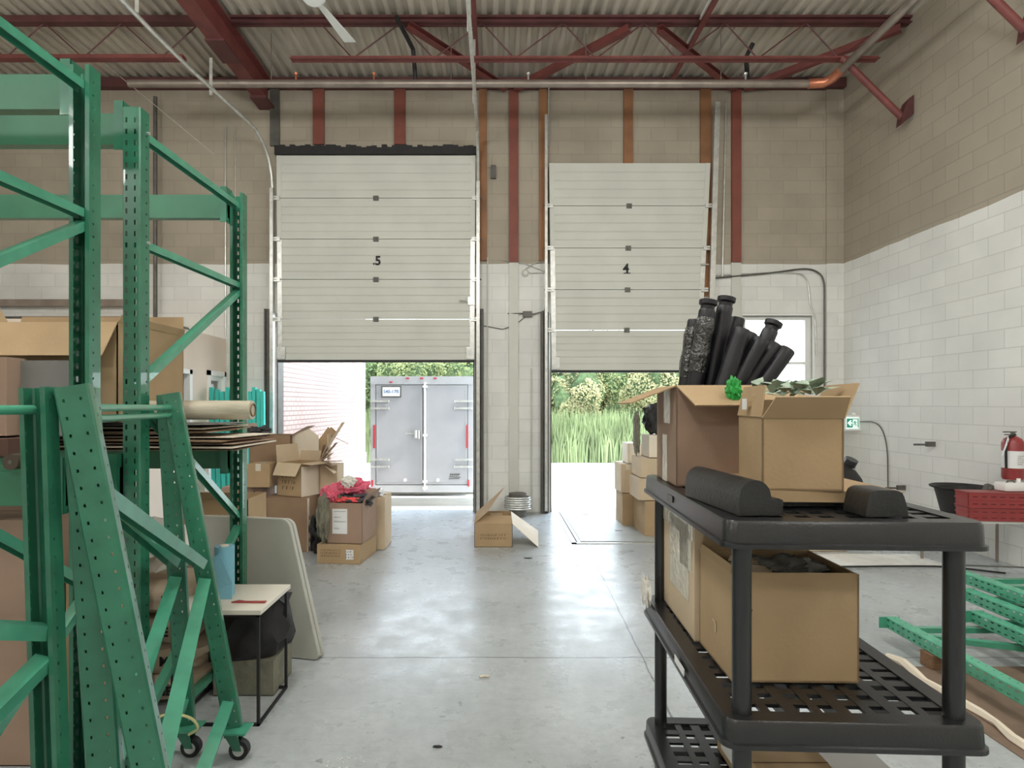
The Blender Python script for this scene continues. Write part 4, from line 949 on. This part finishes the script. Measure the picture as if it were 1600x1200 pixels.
# foam bumpers
t = MB(); prof = [(-.052, 0), (.056, 0), (.056, .036), (.046, .040), (.028, .040)]+[(-.012+.038*math.cos(a*PI/12), .046+.038*math.sin(a*PI/12)) for a in range(1, 12)]+[(-.051, .040)]
o = MB().sweep(prof, (.625, 1.40, zt), (.60, 1.72, zt)).build('foam_bumper', M_foam, smooth=True)
tag(o, 'long rounded black foam bumper at the front left of the top shelf', 'foam bumper')
prof = [(-.05, 0), (.05, 0), (.048, .02), (.040, .048), (.036, .055), (.028, .060), (.02, .062), (-.022, .062), (-.030, .060), (-.038, .055), (-.042, .048), (-.048, .02)]
o = MB().sweep(prof, (.915, 1.385, zt), (.915, 1.475, zt)).build('foam_bumper', M_foam, smooth=True); tag(o, 'short trapezoid black foam block at the front right of the top shelf', 'foam bumper')
tag(MB().box(.68, 1.02, 1.53, 1.85, zt, 1.402).build('flat_sheet', M_foam), 'black sheet added as shadow in the gap under the flat carton on the top shelf', 'foam sheet')  # black sheet added to darken the gap where only shadow falls
t = thing('flat_carton', 'flat cardboard slab lying under the plant carton on the top shelf', 'cardboard slab', (.835, 1.70, 1.402), math.radians(-3))
MB().box(-.155, .20, -.20, .20, 0, .028).build('slab', M_card, t)
t = carton('cardboard_box', 'open carton with grey green leaves on the top shelf, front flap raised', .797, 1.622, 1.431, .195, .24, .186, rz=-9, m=M_card, flaps={'F': (38, .068, .01), 'L': (-12, .085, -.01), 'R': (28, .10, .02), 'B': (20, .05)})
MB().box(-.1, -.097, .02, .06, .215, .245, Matrix.Translation((-.012, -.04, -.01))).build('barcode_label', M_paper, t)
t = thing('artificial_plant', 'bunch of grey green leaves poking out of the front carton', 'plant', (.81, 1.65, 1.51))
b = MB(); rr = random.Random(11)
for k in range(46):
    a = rr.uniform(0, 2*PI); el = rr.uniform(.05, .9); L_ = rr.uniform(.05, .085); c = V((rr.uniform(-.07, .07), rr.uniform(-.08, .08), .16+rr.uniform(0, .025)))
    dr = V((math.cos(a)*math.cos(el), math.sin(a)*math.cos(el), math.sin(el)*.75)); sd = dr.cross(V((0, 0, 1))).normalized()*L_*.28; up_ = V((0, 0, .006))
    c0, c1, c2 = c, c+dr*L_*.5+up_, c+dr*L_
    b._add([tuple(c0), tuple(c1+sd), tuple(c2), tuple(c1-sd), tuple(c1+up_)], [(0, 1, 4), (1, 2, 4), (2, 3, 4), (3, 0, 4)])
b.build('leaves', M_leafg, t); MB().tube([(0, 0, -.05), (0, 0, .16)], .012, 8).tube([(0, 0, .0), (.03, .03, .17)], .006, 6).build('stem', M_leafg, t)
b = MB()
for k in range(20):
    c = V((.70+rr.uniform(-.03, .025), 1.78+rr.uniform(-.03, .03), 1.69+rr.uniform(-.04, .04))); a = rr.uniform(0, 6.28); s_ = .03
    b.poly([c, c+V((math.cos(a)*s_, .3*s_, math.sin(a)*s_)), c+V((math.cos(a+.7)*s_, -.2*s_, math.sin(a+.7)*s_))], .001)
b = MB().blob((0, 0, 0), (.022, .018, .035), .28, 3, 2, 4, .9); o = b.build('green_netting', M_greenp, smooth=True); o.location = (.735, 1.83, 1.695)
tag(o, 'bright green crumpled netting between the two open cartons', 'netting')

# middle deck
zm = .932
t = carton('cardboard_box', 'carton wrapped in shiny clear tape at the back of the middle shelf', .775, 1.995, zm, .33, .42, .37, rz=-2.5, m=M_cardl, closed=True)
b = MB().box(-.1675, -.1655, -.15, .08, .10, .34).box(-.1675, -.1655, -.20, .20, .30, .36).box(-.1675, -.1655, -.18, -.05, .2, .32); b.build('tape', M_tape, t)
t = carton('cardboard_box', 'open plain carton on the middle shelf, its front facing the viewer', .775, 1.655, zm, .325, .255, .28, rz=-1, m=M_card, flaps={'L': (-20, .02), 'B': (-8, .05), 'F': (-12, .004)})
fprint(t, .03, .05, 0, .1, -.164, M_cardl, 1, 2, 'tape_scrap', side='L')
carton('cardboard_box', 'small pale carton inside the open plain carton', .72, 1.68, zm+.16, .12, .16, .105, rz=-28, m=M_cardl, closed=True)
cloth('grey_garment', 'grey garment stuffed in the right of the open plain carton', (.83, 1.67, 1.17), (.085, .09, .045), M_dark, 31, .3)
cloth('dark_item', 'dark crumpled item at the left inside the open plain carton', (.66, 1.60, 1.13), (.035, .06, .05), M_black, 32, .3, 0, 'item')
t = MB().blob((0, 0, 0), (.012, .05, .05), .4, 3, 2, 3, .9).build('white_bag', M_wsack, smooth=True); t.location = (.548, 2.16, .97); tag(t, 'white plastic bag end at the far left corner of the middle shelf', 'bag')
# third deck
zl = .472
t = carton('cardboard_box', 'low carton on the lower shelf with a white label on its side', .865, 1.74, zl, .22, .56, .125, m=M_card, closed=True)
MB().box(-.1125, -.1105, .14, .24, .03, .11).build('label', M_paper, t)
o = MB().bbox(-.13, .15, -.3, .34, 0, .008, .003).build('grey_sheet', mat('glossy_grey_sheet', srgb(150, 150, 148), .2, 0, .05, 4)); o.location = (1.12, 1.72, .473); tag(o, 'glossy grey sheet lying on the lower shelf and poking out right', 'sheet')

# ---------------------------------------------------------------- right side: frames on the floor
o = MB().box(2.45, 5.0, 1.6, 3.72, 0, .004).build('floor_board', mat('brown_floor_paper', srgb(120, 100, 84), .8, 0, .25, 5)); tag(o, 'brown paper sheet on the floor under the stacked green frames', 'paper sheet')
b = MB(); rr = random.Random(4); pts = [(2.55+.02*math.sin(i*1.3), 3.86-i*.12, .012+.012*(i % 3 == 1)) for i in range(20)]
b = MB().tube(pts, [.018+.01*abs(math.sin(i*.9)) for i in range(20)], 6); tag(b.build('foam_strip', M_cardw, smooth=True), 'wavy white foam strip along the floor beside the green frames', 'strip')
for (x_, y_, lb) in ((2.76, 3.72, 'wood block under the near corner of the green frames'), (3.6, 3.5, 'wood block under the middle of the green frames'), (2.74, 2.2, 'wood block under the near end of the lowest frame'), (3.9, 2.4, 'wood block under the right side of the lowest frame')):
    tag(MB().box(x_-.06, x_+.12, y_-.05, y_+.05, .004, .092).build('wood_block', M_wood), lb, 'wood block')
def flat_frame(x0, yb, z, lab, rot=0):
    t = thing('upright_frame', lab, 'rack frame', (x0, yb, z), rot, 'rack uprights lying in a pile on the floor')
    mg = mat('lit_teal_enamel', srgb(88, 168, 138), .35, 0, .2, 9)  # same rack enamel, brighter: the strong light on the pile is in the colour
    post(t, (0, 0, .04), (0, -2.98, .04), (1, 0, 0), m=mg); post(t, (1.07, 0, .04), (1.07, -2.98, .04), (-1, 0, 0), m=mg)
    for a, c in (((.03, -.14), (1.04, -.14)), ((.03, -.24), (1.04, -.62)), ((1.04, -.70), (.03, -1.25)), ((.03, -1.33), (1.04, -1.9)), ((1.04, -1.96), (.03, -2.5)), ((.03, -2.8), (1.04, -2.8))):
        rbrace(t, (a[0], a[1], .04), (c[0], c[1], .04), (0, 0, 1), m=M_green2)
    for x in (0, 1.07): MB().box(x-.05, x+.09, -.008, 0, .002, .078).build('foot_plate', M_green2, t)
    return t
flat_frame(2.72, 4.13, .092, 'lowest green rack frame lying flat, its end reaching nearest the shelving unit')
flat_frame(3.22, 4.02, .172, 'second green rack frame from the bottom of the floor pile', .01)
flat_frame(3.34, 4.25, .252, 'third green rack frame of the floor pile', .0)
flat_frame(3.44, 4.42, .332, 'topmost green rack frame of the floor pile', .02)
# paper along the right wall and cable
o = MB().box(2.9, 4.6, 6.05, 6.5, 0, .01).build('flat_sheet', mat('white_foam_sheet', srgb(224, 224, 220), .7)); tag(o, 'white foam sheet flat on the floor before the right wall', 'foam sheet')
tag(MB().tube(curve_pts([(3.0, 6.0, .012), (3.5, 5.98, .012), (4.1, 6.0, .012), (4.55, 5.97, .012), (4.95, 5.75, .012)]), .009, 6).build('floor_cable', M_ink), 'dark cable lying on the floor before the right wall', 'cable')
# table with tub and crates
t = thing('folding_table', 'low white table with thin grey metal legs beside the right wall', 'table', (4.86, 6.0, 0), math.radians(-8))
MB().bbox(-.42, .40, -.30, .30, .50, .525, .008).build('tabletop', M_white, t)
for (a, c) in ((-.36, -.26), (.36, -.26), (-.36, .26), (.36, .26)): MB().tube([(a, c, 0), (a, c, .3), (a, c, .50)], [.014, .014, .012], 10).build('leg', M_pipe, t, smooth=True)
MB().tube([(-.36, -.26, .08), (.36, -.26, .08)], .008, 8).build('stretcher', M_dgrey, t)
tz = .527
t = thing('plastic_tub', 'round black plastic tub with a wide rim on the low white table', 'tub', (4.86, 6.18, tz))
MB().lathe([(.001, .0), (.18, 0), (.235, .24), (.275, .255), (.28, .27), (.268, .275), (.225, .25), (.17, .012), (.001, .012)], 40).build('bowl', M_black, t, smooth=True)
def crate(x, y, z, h, lab, w=.60, d=.20):
    t = thing('plastic_crate', lab, 'crate', (x, y, z), math.radians(-8), 'red plastic crates on the low table')
    b = MB()
    for a in ((-w/2, w/2, -d/2, -d/2+.008), (-w/2, w/2, d/2-.008, d/2), (-w/2, -w/2+.008, -d/2, d/2), (w/2-.008, w/2, -d/2, d/2)): b.box(a[0], a[1], a[2], a[3], 0, h)
    b.box(-w/2, w/2, -d/2, d/2, 0, .008)
    for zz in (0, h*.5, h-.012): b.box(-w/2-.006, w/2+.006, -d/2-.007, d/2+.007, zz, zz+.012)
    for i in range(2):
        for k in range(7): b.box(-w/2+.04+k*.08, -w/2+.085+k*.08, -d/2-.0015, -d/2, h*.22+i*h*.46, h*.28+i*h*.46, mi=1)
    b.build('crate_body', [M_red2, mat('dark_red_slot', srgb(80, 16, 20), .6)], t)
crate(4.88, 5.78, tz, .12, 'lower red plastic crate on the low table'); crate(4.875, 5.78, tz+.125, .15, 'upper red plastic crate with rows of slots')
t = thing('jug', 'white plastic jug lying on the red crate below the extinguisher', 'jug', (5.06, 5.80, tz+.278))
MB().bbox(-.13, .13, -.07, .07, 0, .085, .02).build('body', M_white, t, smooth=True); MB().tube([(.06, 0, .08), (.06, 0, .12)], .018, 12).build('cap', M_white, t, smooth=True); MB().tube([(-.09, -.03, .08), (-.07, -.03, .1), (-.02, -.03, .1), (0, -.03, .08)], .008, 8).build('handle', M_dgrey, t)
cloth('grey_cup', 'dark grey cap shaped piece between jug and extinguisher', (4.98, 5.98, tz+.22), (.06, .06, .1), M_dgrey, 41, .1, 0, 'piece')
t = thing('fire_extinguisher', 'red fire extinguisher with a white label on the right wall', 'fire extinguisher', (5.15, 5.9, .90))
MB().lathe([(.001, 0), (.08, .004), (.09, .03), (.09, .37), (.07, .41), (.03, .435), (.001, .436)], 28).build('cylinder', M_red2, t, smooth=True)
MB().lathe([(.0915, .12), (.0915, .29)], 28).build('label', M_paper, t, smooth=True)
MB().tube([(0, 0, .43), (0, 0, .47)], .02, 10).box(-.09, .03, -.012, .012, .47, .482).box(-.08, .02, -.01, .01, .445, .455).build('valve_handle', M_dgrey, t)
MB().tube(curve_pts([(0, -.03, .45), (-.09, -.05, .42), (-.11, -.05, .3), (-.10, -.04, .12)]), .011, 8).build('hose', M_black, t, smooth=True)
MB().poly([(-.09, -.06, .40), (-.10, -.06, .44), (-.155, -.06, .27), (-.165, -.06, .24), (-.15, -.06, .25)], .002).build('tag', M_paper, t)
fprint(t, .06, .1, 0, .2, -.0925, M_dgrey, 5, 9, 'label_text')
MB().box(.08, .16, -.03, .03, .1, .35).build('wall_bracket', M_dgrey, t)
# exit sign
t = thing('exit_sign', 'green and white running man exit sign on the right wall near the corner', 'exit sign', (5.19, 8.62, 1.38))
MB().bbox(-.11, .12, 0, .09, -.11, .11, .006).build('housing', M_white, t)
MB().box(-.092, .092, -.004, 0, -.085, .085).build('face', M_exitw, t)
MB().box(-.085, .0, -.006, -.004, -.065, .065).box(.072, .085, -.006, -.004, -.065, .065).box(0, .085, -.006, -.004, .055, .065).build('green_field', M_exitg, t)
MB().poly([(-.078, -.008, 0), (-.03, -.008, .048), (-.016, -.008, .034), (-.034, -.008, .014), (-.008, -.008, .014), (-.008, -.008, -.014), (-.034, -.008, -.014), (-.016, -.008, -.034), (-.03, -.008, -.048)], .002).build('arrow', M_exitw, t)
b = MB().tube([(.03, -.007, .028), (.034, -.007, .0)], .007, 6).tube([(.034, -.007, .0), (.022, -.007, -.022), (.008, -.007, -.032)], .005, 6).tube([(.034, -.007, .0), (.048, -.007, -.02), (.046, -.007, -.045)], .005, 6).tube([(.03, -.007, .024), (.014, -.007, .012), (.01, -.007, .0)], .004, 6).tube([(.03, -.007, .024), (.05, -.007, .014), (.058, -.007, .0)], .004, 6).lathe([(.001, -.009), (.009, -.009), (.009, .0), (.001, 0)], 12, Matrix.Translation((.026, -.002, .042)) @ Matrix.Rotation(PI/2, 4, 'X'))
b.build('running_man', M_exitg, t)
MB().tube([(-.1, .05, .11), (-.13, .04, .14)], .02, 8).tube([(.04, .05, .11), (.04, .03, .135)], .025, 8).build('lamp_head', M_white, t)
tag(MB().tube(curve_pts([(5.29, 8.6, 1.40), (5.295, 8.3, 1.40), (5.295, 8.12, 1.30), (5.295, 8.02, 1.05), (5.295, 8.0, .6), (5.295, 8.0, .05)]), .008, 6).build('wall_cable', M_dgrey), 'thin cable arching from the exit sign down the right wall', 'cable')
tag(MB().tube(curve_pts([(4.4, 9.03, 1.42), (5.08, 8.66, 1.40)]), .008, 6).build('wall_cable', M_dgrey), 'thin cable entering the exit sign from the left', 'cable')
for (yy, zz, lb) in ((7.17, 1.17, 'dark steel peg bracket on the right wall, upper one'), (7.69, .57, 'dark steel peg bracket on the right wall, lower one')):
    t = thing('wall_peg', lb, 'wall bracket', (X1, yy, zz), group='peg brackets on the right wall')
    MB().box(-.10, 0, -.02, .02, -.03, .03).build('bracket', M_dgrey, t); MB().tube([(-.25, 0, -.005), (-.05, 0, -.005)], .012, 8).build('peg', M_dgrey, t)
# black canister on a carton at the back right
carton('cardboard_box', 'pale carton standing under the black canister in the back right corner', 3.70, 6.9, 0, .48, .5, .60, m=M_cardl, closed=True)
t = thing('canister', 'black round shouldered canister with a screw cap behind the plant carton', 'canister', (3.92, 6.85, .602))
MB().lathe([(.001, 0), (.28, 0), (.30, .05), (.30, .10), (.27, .2), (.21, .29), (.13, .35), (.05, .375), (.001, .38)], 28).build('body', M_black, t, smooth=True)
MB().tube([(.13, -.04, .34), (.15, -.08, .42)], .07, 20).build('cap', M_plas, t, smooth=True)
MB().tube([(.13, -.04, .325), (.133, -.045, .34)], .075, 20).build('collar', M_galv, t)

# ---------------------------------------------------------------- ceiling fan and added fill lamps
t = thing('ceiling_fan', 'white ceiling fan, one blade hanging into the top of the picture', 'ceiling fan', (-1.86, 6.02, 5.80))
MB().lathe([(.001, -.05), (.09, -.05), (.12, -.02), (.12, .05), (.05, .09), (.001, .09)], 24).build('motor', M_white, t, smooth=True); MB().tube([(0, 0, .08), (0, 0, .84)], .014, 10).build('down_rod', M_white, t)
for k in range(3):
    a = math.radians(76)+k*2*PI/3; R_ = Matrix.Rotation(a, 4, 'Z') @ Matrix.Rotation(.15, 4, 'X')
    MB()._add([(.12, -.035, -.003), (.78, -.075, -.003), (.78, .075, -.003), (.12, .035, -.003), (.12, -.035, .003), (.78, -.075, .003), (.78, .075, .003), (.12, .035, .003)], [(0, 3, 2, 1), (4, 5, 6, 7), (0, 1, 5, 4), (1, 2, 6, 5), (2, 3, 7, 6), (3, 0, 4, 7)], R_).build('blade', M_white, t)
for k, (lx, ly) in enumerate(FILL_LAMPS):
    t = thing('fill_lamp', ('added fill lamp over the far left rack bay', 'added fill lamp behind the viewer at the far left', 'added fill lamp over the aisle, nearest the dock doors', 'added fill lamp straight above the viewer, left', 'added fill lamp behind the viewer over the aisle', 'added fill lamp over the right side, nearest the dock doors', 'added fill lamp straight above the viewer, right', 'added fill lamp behind the viewer at the right')[k], 'lamp', (lx, ly, 5.47), group='added fill lamps out of view')
    MB().box(-.09, .09, -1.2, 1.2, .015, .09).build('housing', M_white, t); MB().box(-.075, .075, -1.18, 1.18, .008, .015).build('fill_lamp_diffuser', M_fill_lamp, t)  # unseen fitting of the added fill lamp
    MB().box(-.005, .005, -1.0, -.99, .09, 1.15).box(-.005, .005, .99, 1.0, .09, 1.15).build('hanger', M_galv, t)

# ---------------------------------------------------------------- outside
g = MB()
ys = [YB+.05, YB+.22, 11, 14, 20, 60, 200]; zs = [-.02, -.02, -.12, -.35, -.45, -.5, -.5]
for i in range(len(ys)-1):
    g._add([(-60, ys[i], zs[i]), (60, ys[i], zs[i]), (60, ys[i+1], zs[i+1]), (-60, ys[i+1], zs[i+1])], [(0, 1, 2, 3)])
tag(g.build('ground', M_conc), 'pale sunlit concrete yard outside the doors', kind='structure')
t = thing('brick_wing', 'pinkish brick wall of the wing outside door 5', 'building', kind='structure')
MB().box(-8, -4.1, 9.35, 18.6, .15, 7).build('brick_wall', M_brick, t); MB().box(-8, -4.07, 9.35, 18.6, -.5, .15).build('plinth', M_conc, t)
# cargo trailer
TY = 11.0
txx = lambda p: (p-775)/925*TY
tzz = lambda p: 1.65+(632-p)/925*TY
t = thing('cargo_trailer', 'silver enclosed cargo trailer backed up outside the large door', 'trailer', (0, TY, 0))
xa, xb, za, zb = txx(579), txx(739), tzz(769), tzz(588)
MB().bbox(xa, xb, .03, 4.2, za, zb, .03).build('trailer_body', M_trail, t)
f = MB(); f.box(xa, xb, -.02, .03, zb-.15, zb).box(xa, xb, -.03, .03, za, za+.13).box(xa, xa+.09, -.01, .03, za, zb).box(xb-.09, xb, -.01, .03, za, zb)
f.build('rear_frame', M_traild, t)
xm = txx(661)
for k, (a, c) in enumerate(((xa+.1, xm-.01), (xm+.01, xb-.1))):
    dd = MB().bbox(a, c, -.005, .025, za+.14, zb-.16, .008).build('rear_door', M_trail, t)
    MB().box(a+.02, a+.035, -.012, -.004, za+.2, zb-.22).box(c-.035, c-.02, -.012, -.004, za+.2, zb-.22).box(a+.02, c-.02, -.012, -.004, za+.2, za+.215).build('door_trim', M_traild, dd)
    for z in (tzz(627), tzz(638), tzz(718), tzz(729)):
        e = xa if k == 0 else xb; s = 1 if k == 0 else -1
        MB().box(min(e, e+s*.32), max(e, e+s*.32), -.04, -.012, z-.018, z+.018).tube([(e+s*.34, -.03, z-.02), (e+s*.34, -.03, z+.02)], .014, 8).build('strap_hinge', M_galv, dd)
    if k == 0:
        MB().box(txx(596)-.0, txx(627), -.02, -.008, tzz(621), tzz(603)).build('plate_frame', M_dgrey, dd); pl = MB().box(txx(598), txx(625), -.024, -.02, tzz(619), tzz(605)).build('licence_plate', M_paper, dd)
        text_part('plate_text', 'S40-17B', .085, mat('plate_blue', srgb(90, 120, 165), .5, 0, 0), FACE(txx(611.5), -.026, tzz(612)), dd, bold=.001)
        MB().box(txx(634), txx(647), -.05, -.03, tzz(678.5), tzz(676.5)).tube([(txx(650), -.06, tzz(672)), (txx(650), -.06, tzz(684))], .03, 10).build('latch_handle', M_galv, dd)
    else:
        b = MB(); zc = tzz(741)
        for j, (q0, q1, zz0, zz1) in enumerate(((703, 719, 742, 741), (702, 720, 745, 745.6), (701, 718, 748, 747.4))): b.tube([(txx(q0), -.009, tzz(zz0)), (txx(q1), -.009, tzz(zz1))], .008, 5)
        for j in range(5): b.tube([(txx(703+j*3.2), -.009, tzz(743.5)), (txx(704.5+j*3.2), -.009, tzz(739.5))], .007, 5)
        b.build('maker_decal', M_dgrey, dd)
MB().tube([(txx(664), -.04, tzz(766)), (txx(664), -.04, tzz(598))], .018, 10).build('lock_rod', M_white, t)
for z in (604, 680, 752, 762): MB().box(txx(661), txx(668), -.06, -.02, tzz(z)-.02, tzz(z)+.02).build('rod_guide', M_white, t)
MB().tube([(txx(655), -.03, tzz(672)), (txx(655), -.03, tzz(686))], .02, 8).build('latch', M_galv, t)
for (p, y0, y1) in ((585, 664, 700), (730, 664, 700), (582, 750, 760), (732, 750, 760)): MB().box(txx(p)-.016, txx(p)+.016, -.035, -.01, tzz(y1), tzz(y0)).build('reflector', M_redl, t)
for p in (637, 659, 680, 611): MB().box(txx(p)-.03, txx(p)+.03, -.03, -.02, tzz(592.5 if p > 611 else 598), tzz(590 if p > 611 else 596)).build('marker_lamp', M_redl, t)
for p in (633, 684): MB().lathe([(.03, 0), (.03, .03), (.01, .04)], 12, Matrix.Translation((txx(p), -.005, tzz(750))) @ Matrix.Rotation(PI/2, 4, 'X')).build('bumper_stud', M_white, t)
for s in (xa-.0, xb-.2):
    MB().tube([(s, 2.0, .05), (s+.2, 2.0, .05)], .33, 24).build('wheel', M_black, t, smooth=True)
MB().box(xa-.18, xa, 1.4, 3.4, .1, .42).box(xb, xb+.16, 1.4, 3.4, .1, .42).build('fender', M_traild, t)
MB().box(xa-.04, xa+.28, 0.0, .2, za-.09, za-.02).box(xa-.05, xb+.02, -.02, .02, za-.03, za).build('rear_bumper', M_dgrey, t)
MB().tube([(txx(691), 1.2, za), (txx(691), 1.2, za-.3)], .02, 8).build('stabiliser_leg', M_galv, t)
tag(MB().tube([(-3.2, 11.9, -.13), (.1, 11.9, -.13)], .035, 10).build('parking_bar', M_conc), 'long pale bar lying on the yard below the trailer', 'bar')

# bushes: each its own object
def bush(x, y, z0, w, h, m, lab, seed, n=9000):
    t = thing('bush', lab, 'bush', (x, y, z0), group='bushes beyond the yard'); r = random.Random(seed); b = MB()
    for k in range(n):
        a = r.uniform(0, 2*PI); c = r.uniform(-.25, 1); sr = math.sqrt(max(0, 1-c*c)); d_ = V((sr*math.cos(a), sr*math.sin(a), c))
        if d_.y > .5: continue
        rad = .72+.28*noise.noise(d_*2.3+V((seed, 0, 0)))*1.4+r.uniform(-.09, .06)
        p = V((d_.x*w*rad, d_.y*w*.8*rad, h*.42+d_.z*h*.55*rad)); s_ = r.uniform(.045, .11)
        u_ = V((r.gauss(0, 1), r.gauss(0, 1), r.gauss(0, 1))).normalized(); v_ = u_.cross(d_+V((.1, 0, 0))).normalized(); u2 = v_.cross(d_).normalized()*.8+u_*.3
        b._add([tuple(p+u2*s_), tuple(p+v_*s_*.5), tuple(p-u2*s_), tuple(p-v_*s_*.5)], [(0, 1, 2, 3)])
    fo = b.build('foliage', m, t)
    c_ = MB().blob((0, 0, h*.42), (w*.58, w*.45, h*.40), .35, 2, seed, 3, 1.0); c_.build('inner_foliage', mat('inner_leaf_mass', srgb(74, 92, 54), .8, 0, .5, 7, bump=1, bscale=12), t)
    MB().tube([(0, 0, 0), (.1, 0, h*.5)], .07, 6).build('trunk', M_bark, t)
BL = [(-9.0, 27, 2.6, 4.3, 0, 'pale green bush far left behind the trailer roof'), (-6.2, 28, 2.2, 4.6, 1, 'green bush showing above the left half of the trailer'), (-4.0, 27, 2.0, 4.4, 0, 'green bush above the middle of the trailer'),
      (-1.6, 28, 2.3, 4.7, 0, 'green bush above the right end of the trailer'), (1.6, 29, 2.2, 4.6, 1, 'darker green bush seen at the left jamb of the smaller door'), (3.6, 27.5, 1.7, 3.6, 2, 'yellowish bush in the opening of the smaller door'),
      (5.4, 29, 2.3, 4.9, 0, 'tall green bush in the middle of the smaller door opening'), (7.6, 28, 2.1, 4.2, 2, 'light yellow green bush at the right of the smaller door opening'), (10.2, 28, 2.3, 4.2, 0, 'green bush hidden mostly by the tall open carton'),
      (13.2, 28, 2.2, 3.8, 1, 'green bush low in the small window'), (15.6, 27, 2.0, 3.4, 0, 'green bush at the right side of the small window')]
for k, (x, y, w_, h_, mi, lb) in enumerate(BL): bush(x, y, -.5, w_*1.25, h_*1.35 if k < 9 else h_, (M_leaf, M_leaf2, M_leaf3)[mi], lb, k+3)
b = MB(); rr = random.Random(2)
for k in range(14000):
    x = rr.uniform(-10, 17); y = 21.2+rr.random()**1.3*3.2; h = rr.uniform(1.2, 2.1)*(.6+.4*min(1, (y-21.0)/1.5)); lean = rr.uniform(-.25, .25); w_ = rr.uniform(.015, .035); tw = rr.uniform(-.7, .7); c, s = math.cos(tw)*w_, math.sin(tw)*w_
    p0, p1, p2 = V((x, y, -.48)), V((x+lean*.3, y, -.48+h*.6)), V((x+lean, y-rr.uniform(0, .15), -.48+h))
    b._add([tuple(p0-V((c, s, 0))), tuple(p0+V((c, s, 0))), tuple(p1+V((c, s, 0))), tuple(p1-V((c, s, 0))), tuple(p2)], [(0, 1, 2, 3), (3, 2, 4)])
tag(b.build('reeds', M_reed), 'band of tall green reeds at the edge of the yard', 'reeds', kind='stuff')

# crumbs and scraps on the floor near the viewer
b = MB(); rr = random.Random(12)
for k in range(60):
    x, y = -.69+rr.gauss(0, .06), 2.72+rr.gauss(0, .04); q = rr.uniform(.003, .010); a = rr.uniform(0, 3)
    b.poly([(x, y, .0005), (x+q*math.cos(a), y+q*math.sin(a), .0005), (x+q*.5-q*math.sin(a), y+q*math.cos(a), .0005)], .003)
tag(b.build('floor_crumbs', M_paper), 'patch of pale crumbs on the floor near the bottom edge', 'crumbs', kind='stuff')
b = MB().tube([(-.10, 3.57, .008), (-.075, 3.58, .008), (-.04, 3.575, .008)], .007, 6); tag(b.build('floor_scrap', M_cardw), 'small white scrap on the floor below the long joint', 'scrap')
for k, (x, y, w_) in enumerate(((.35, 6.35, .05), (1.10, 2.95, .02), (-.28, 2.85, .03), (-.18, 2.62, .025))):
    tag(MB().blob((x, y, .004), (w_, w_*.4, .005), .3, 3, k, 1, 1).build('dirt_speck', M_ink), ('dark smear on the floor in the middle distance', 'tiny dark speck by the lower shelf', 'tiny dark speck near the bottom edge', 'dark chip on the floor at the bottom edge')[k], 'speck')
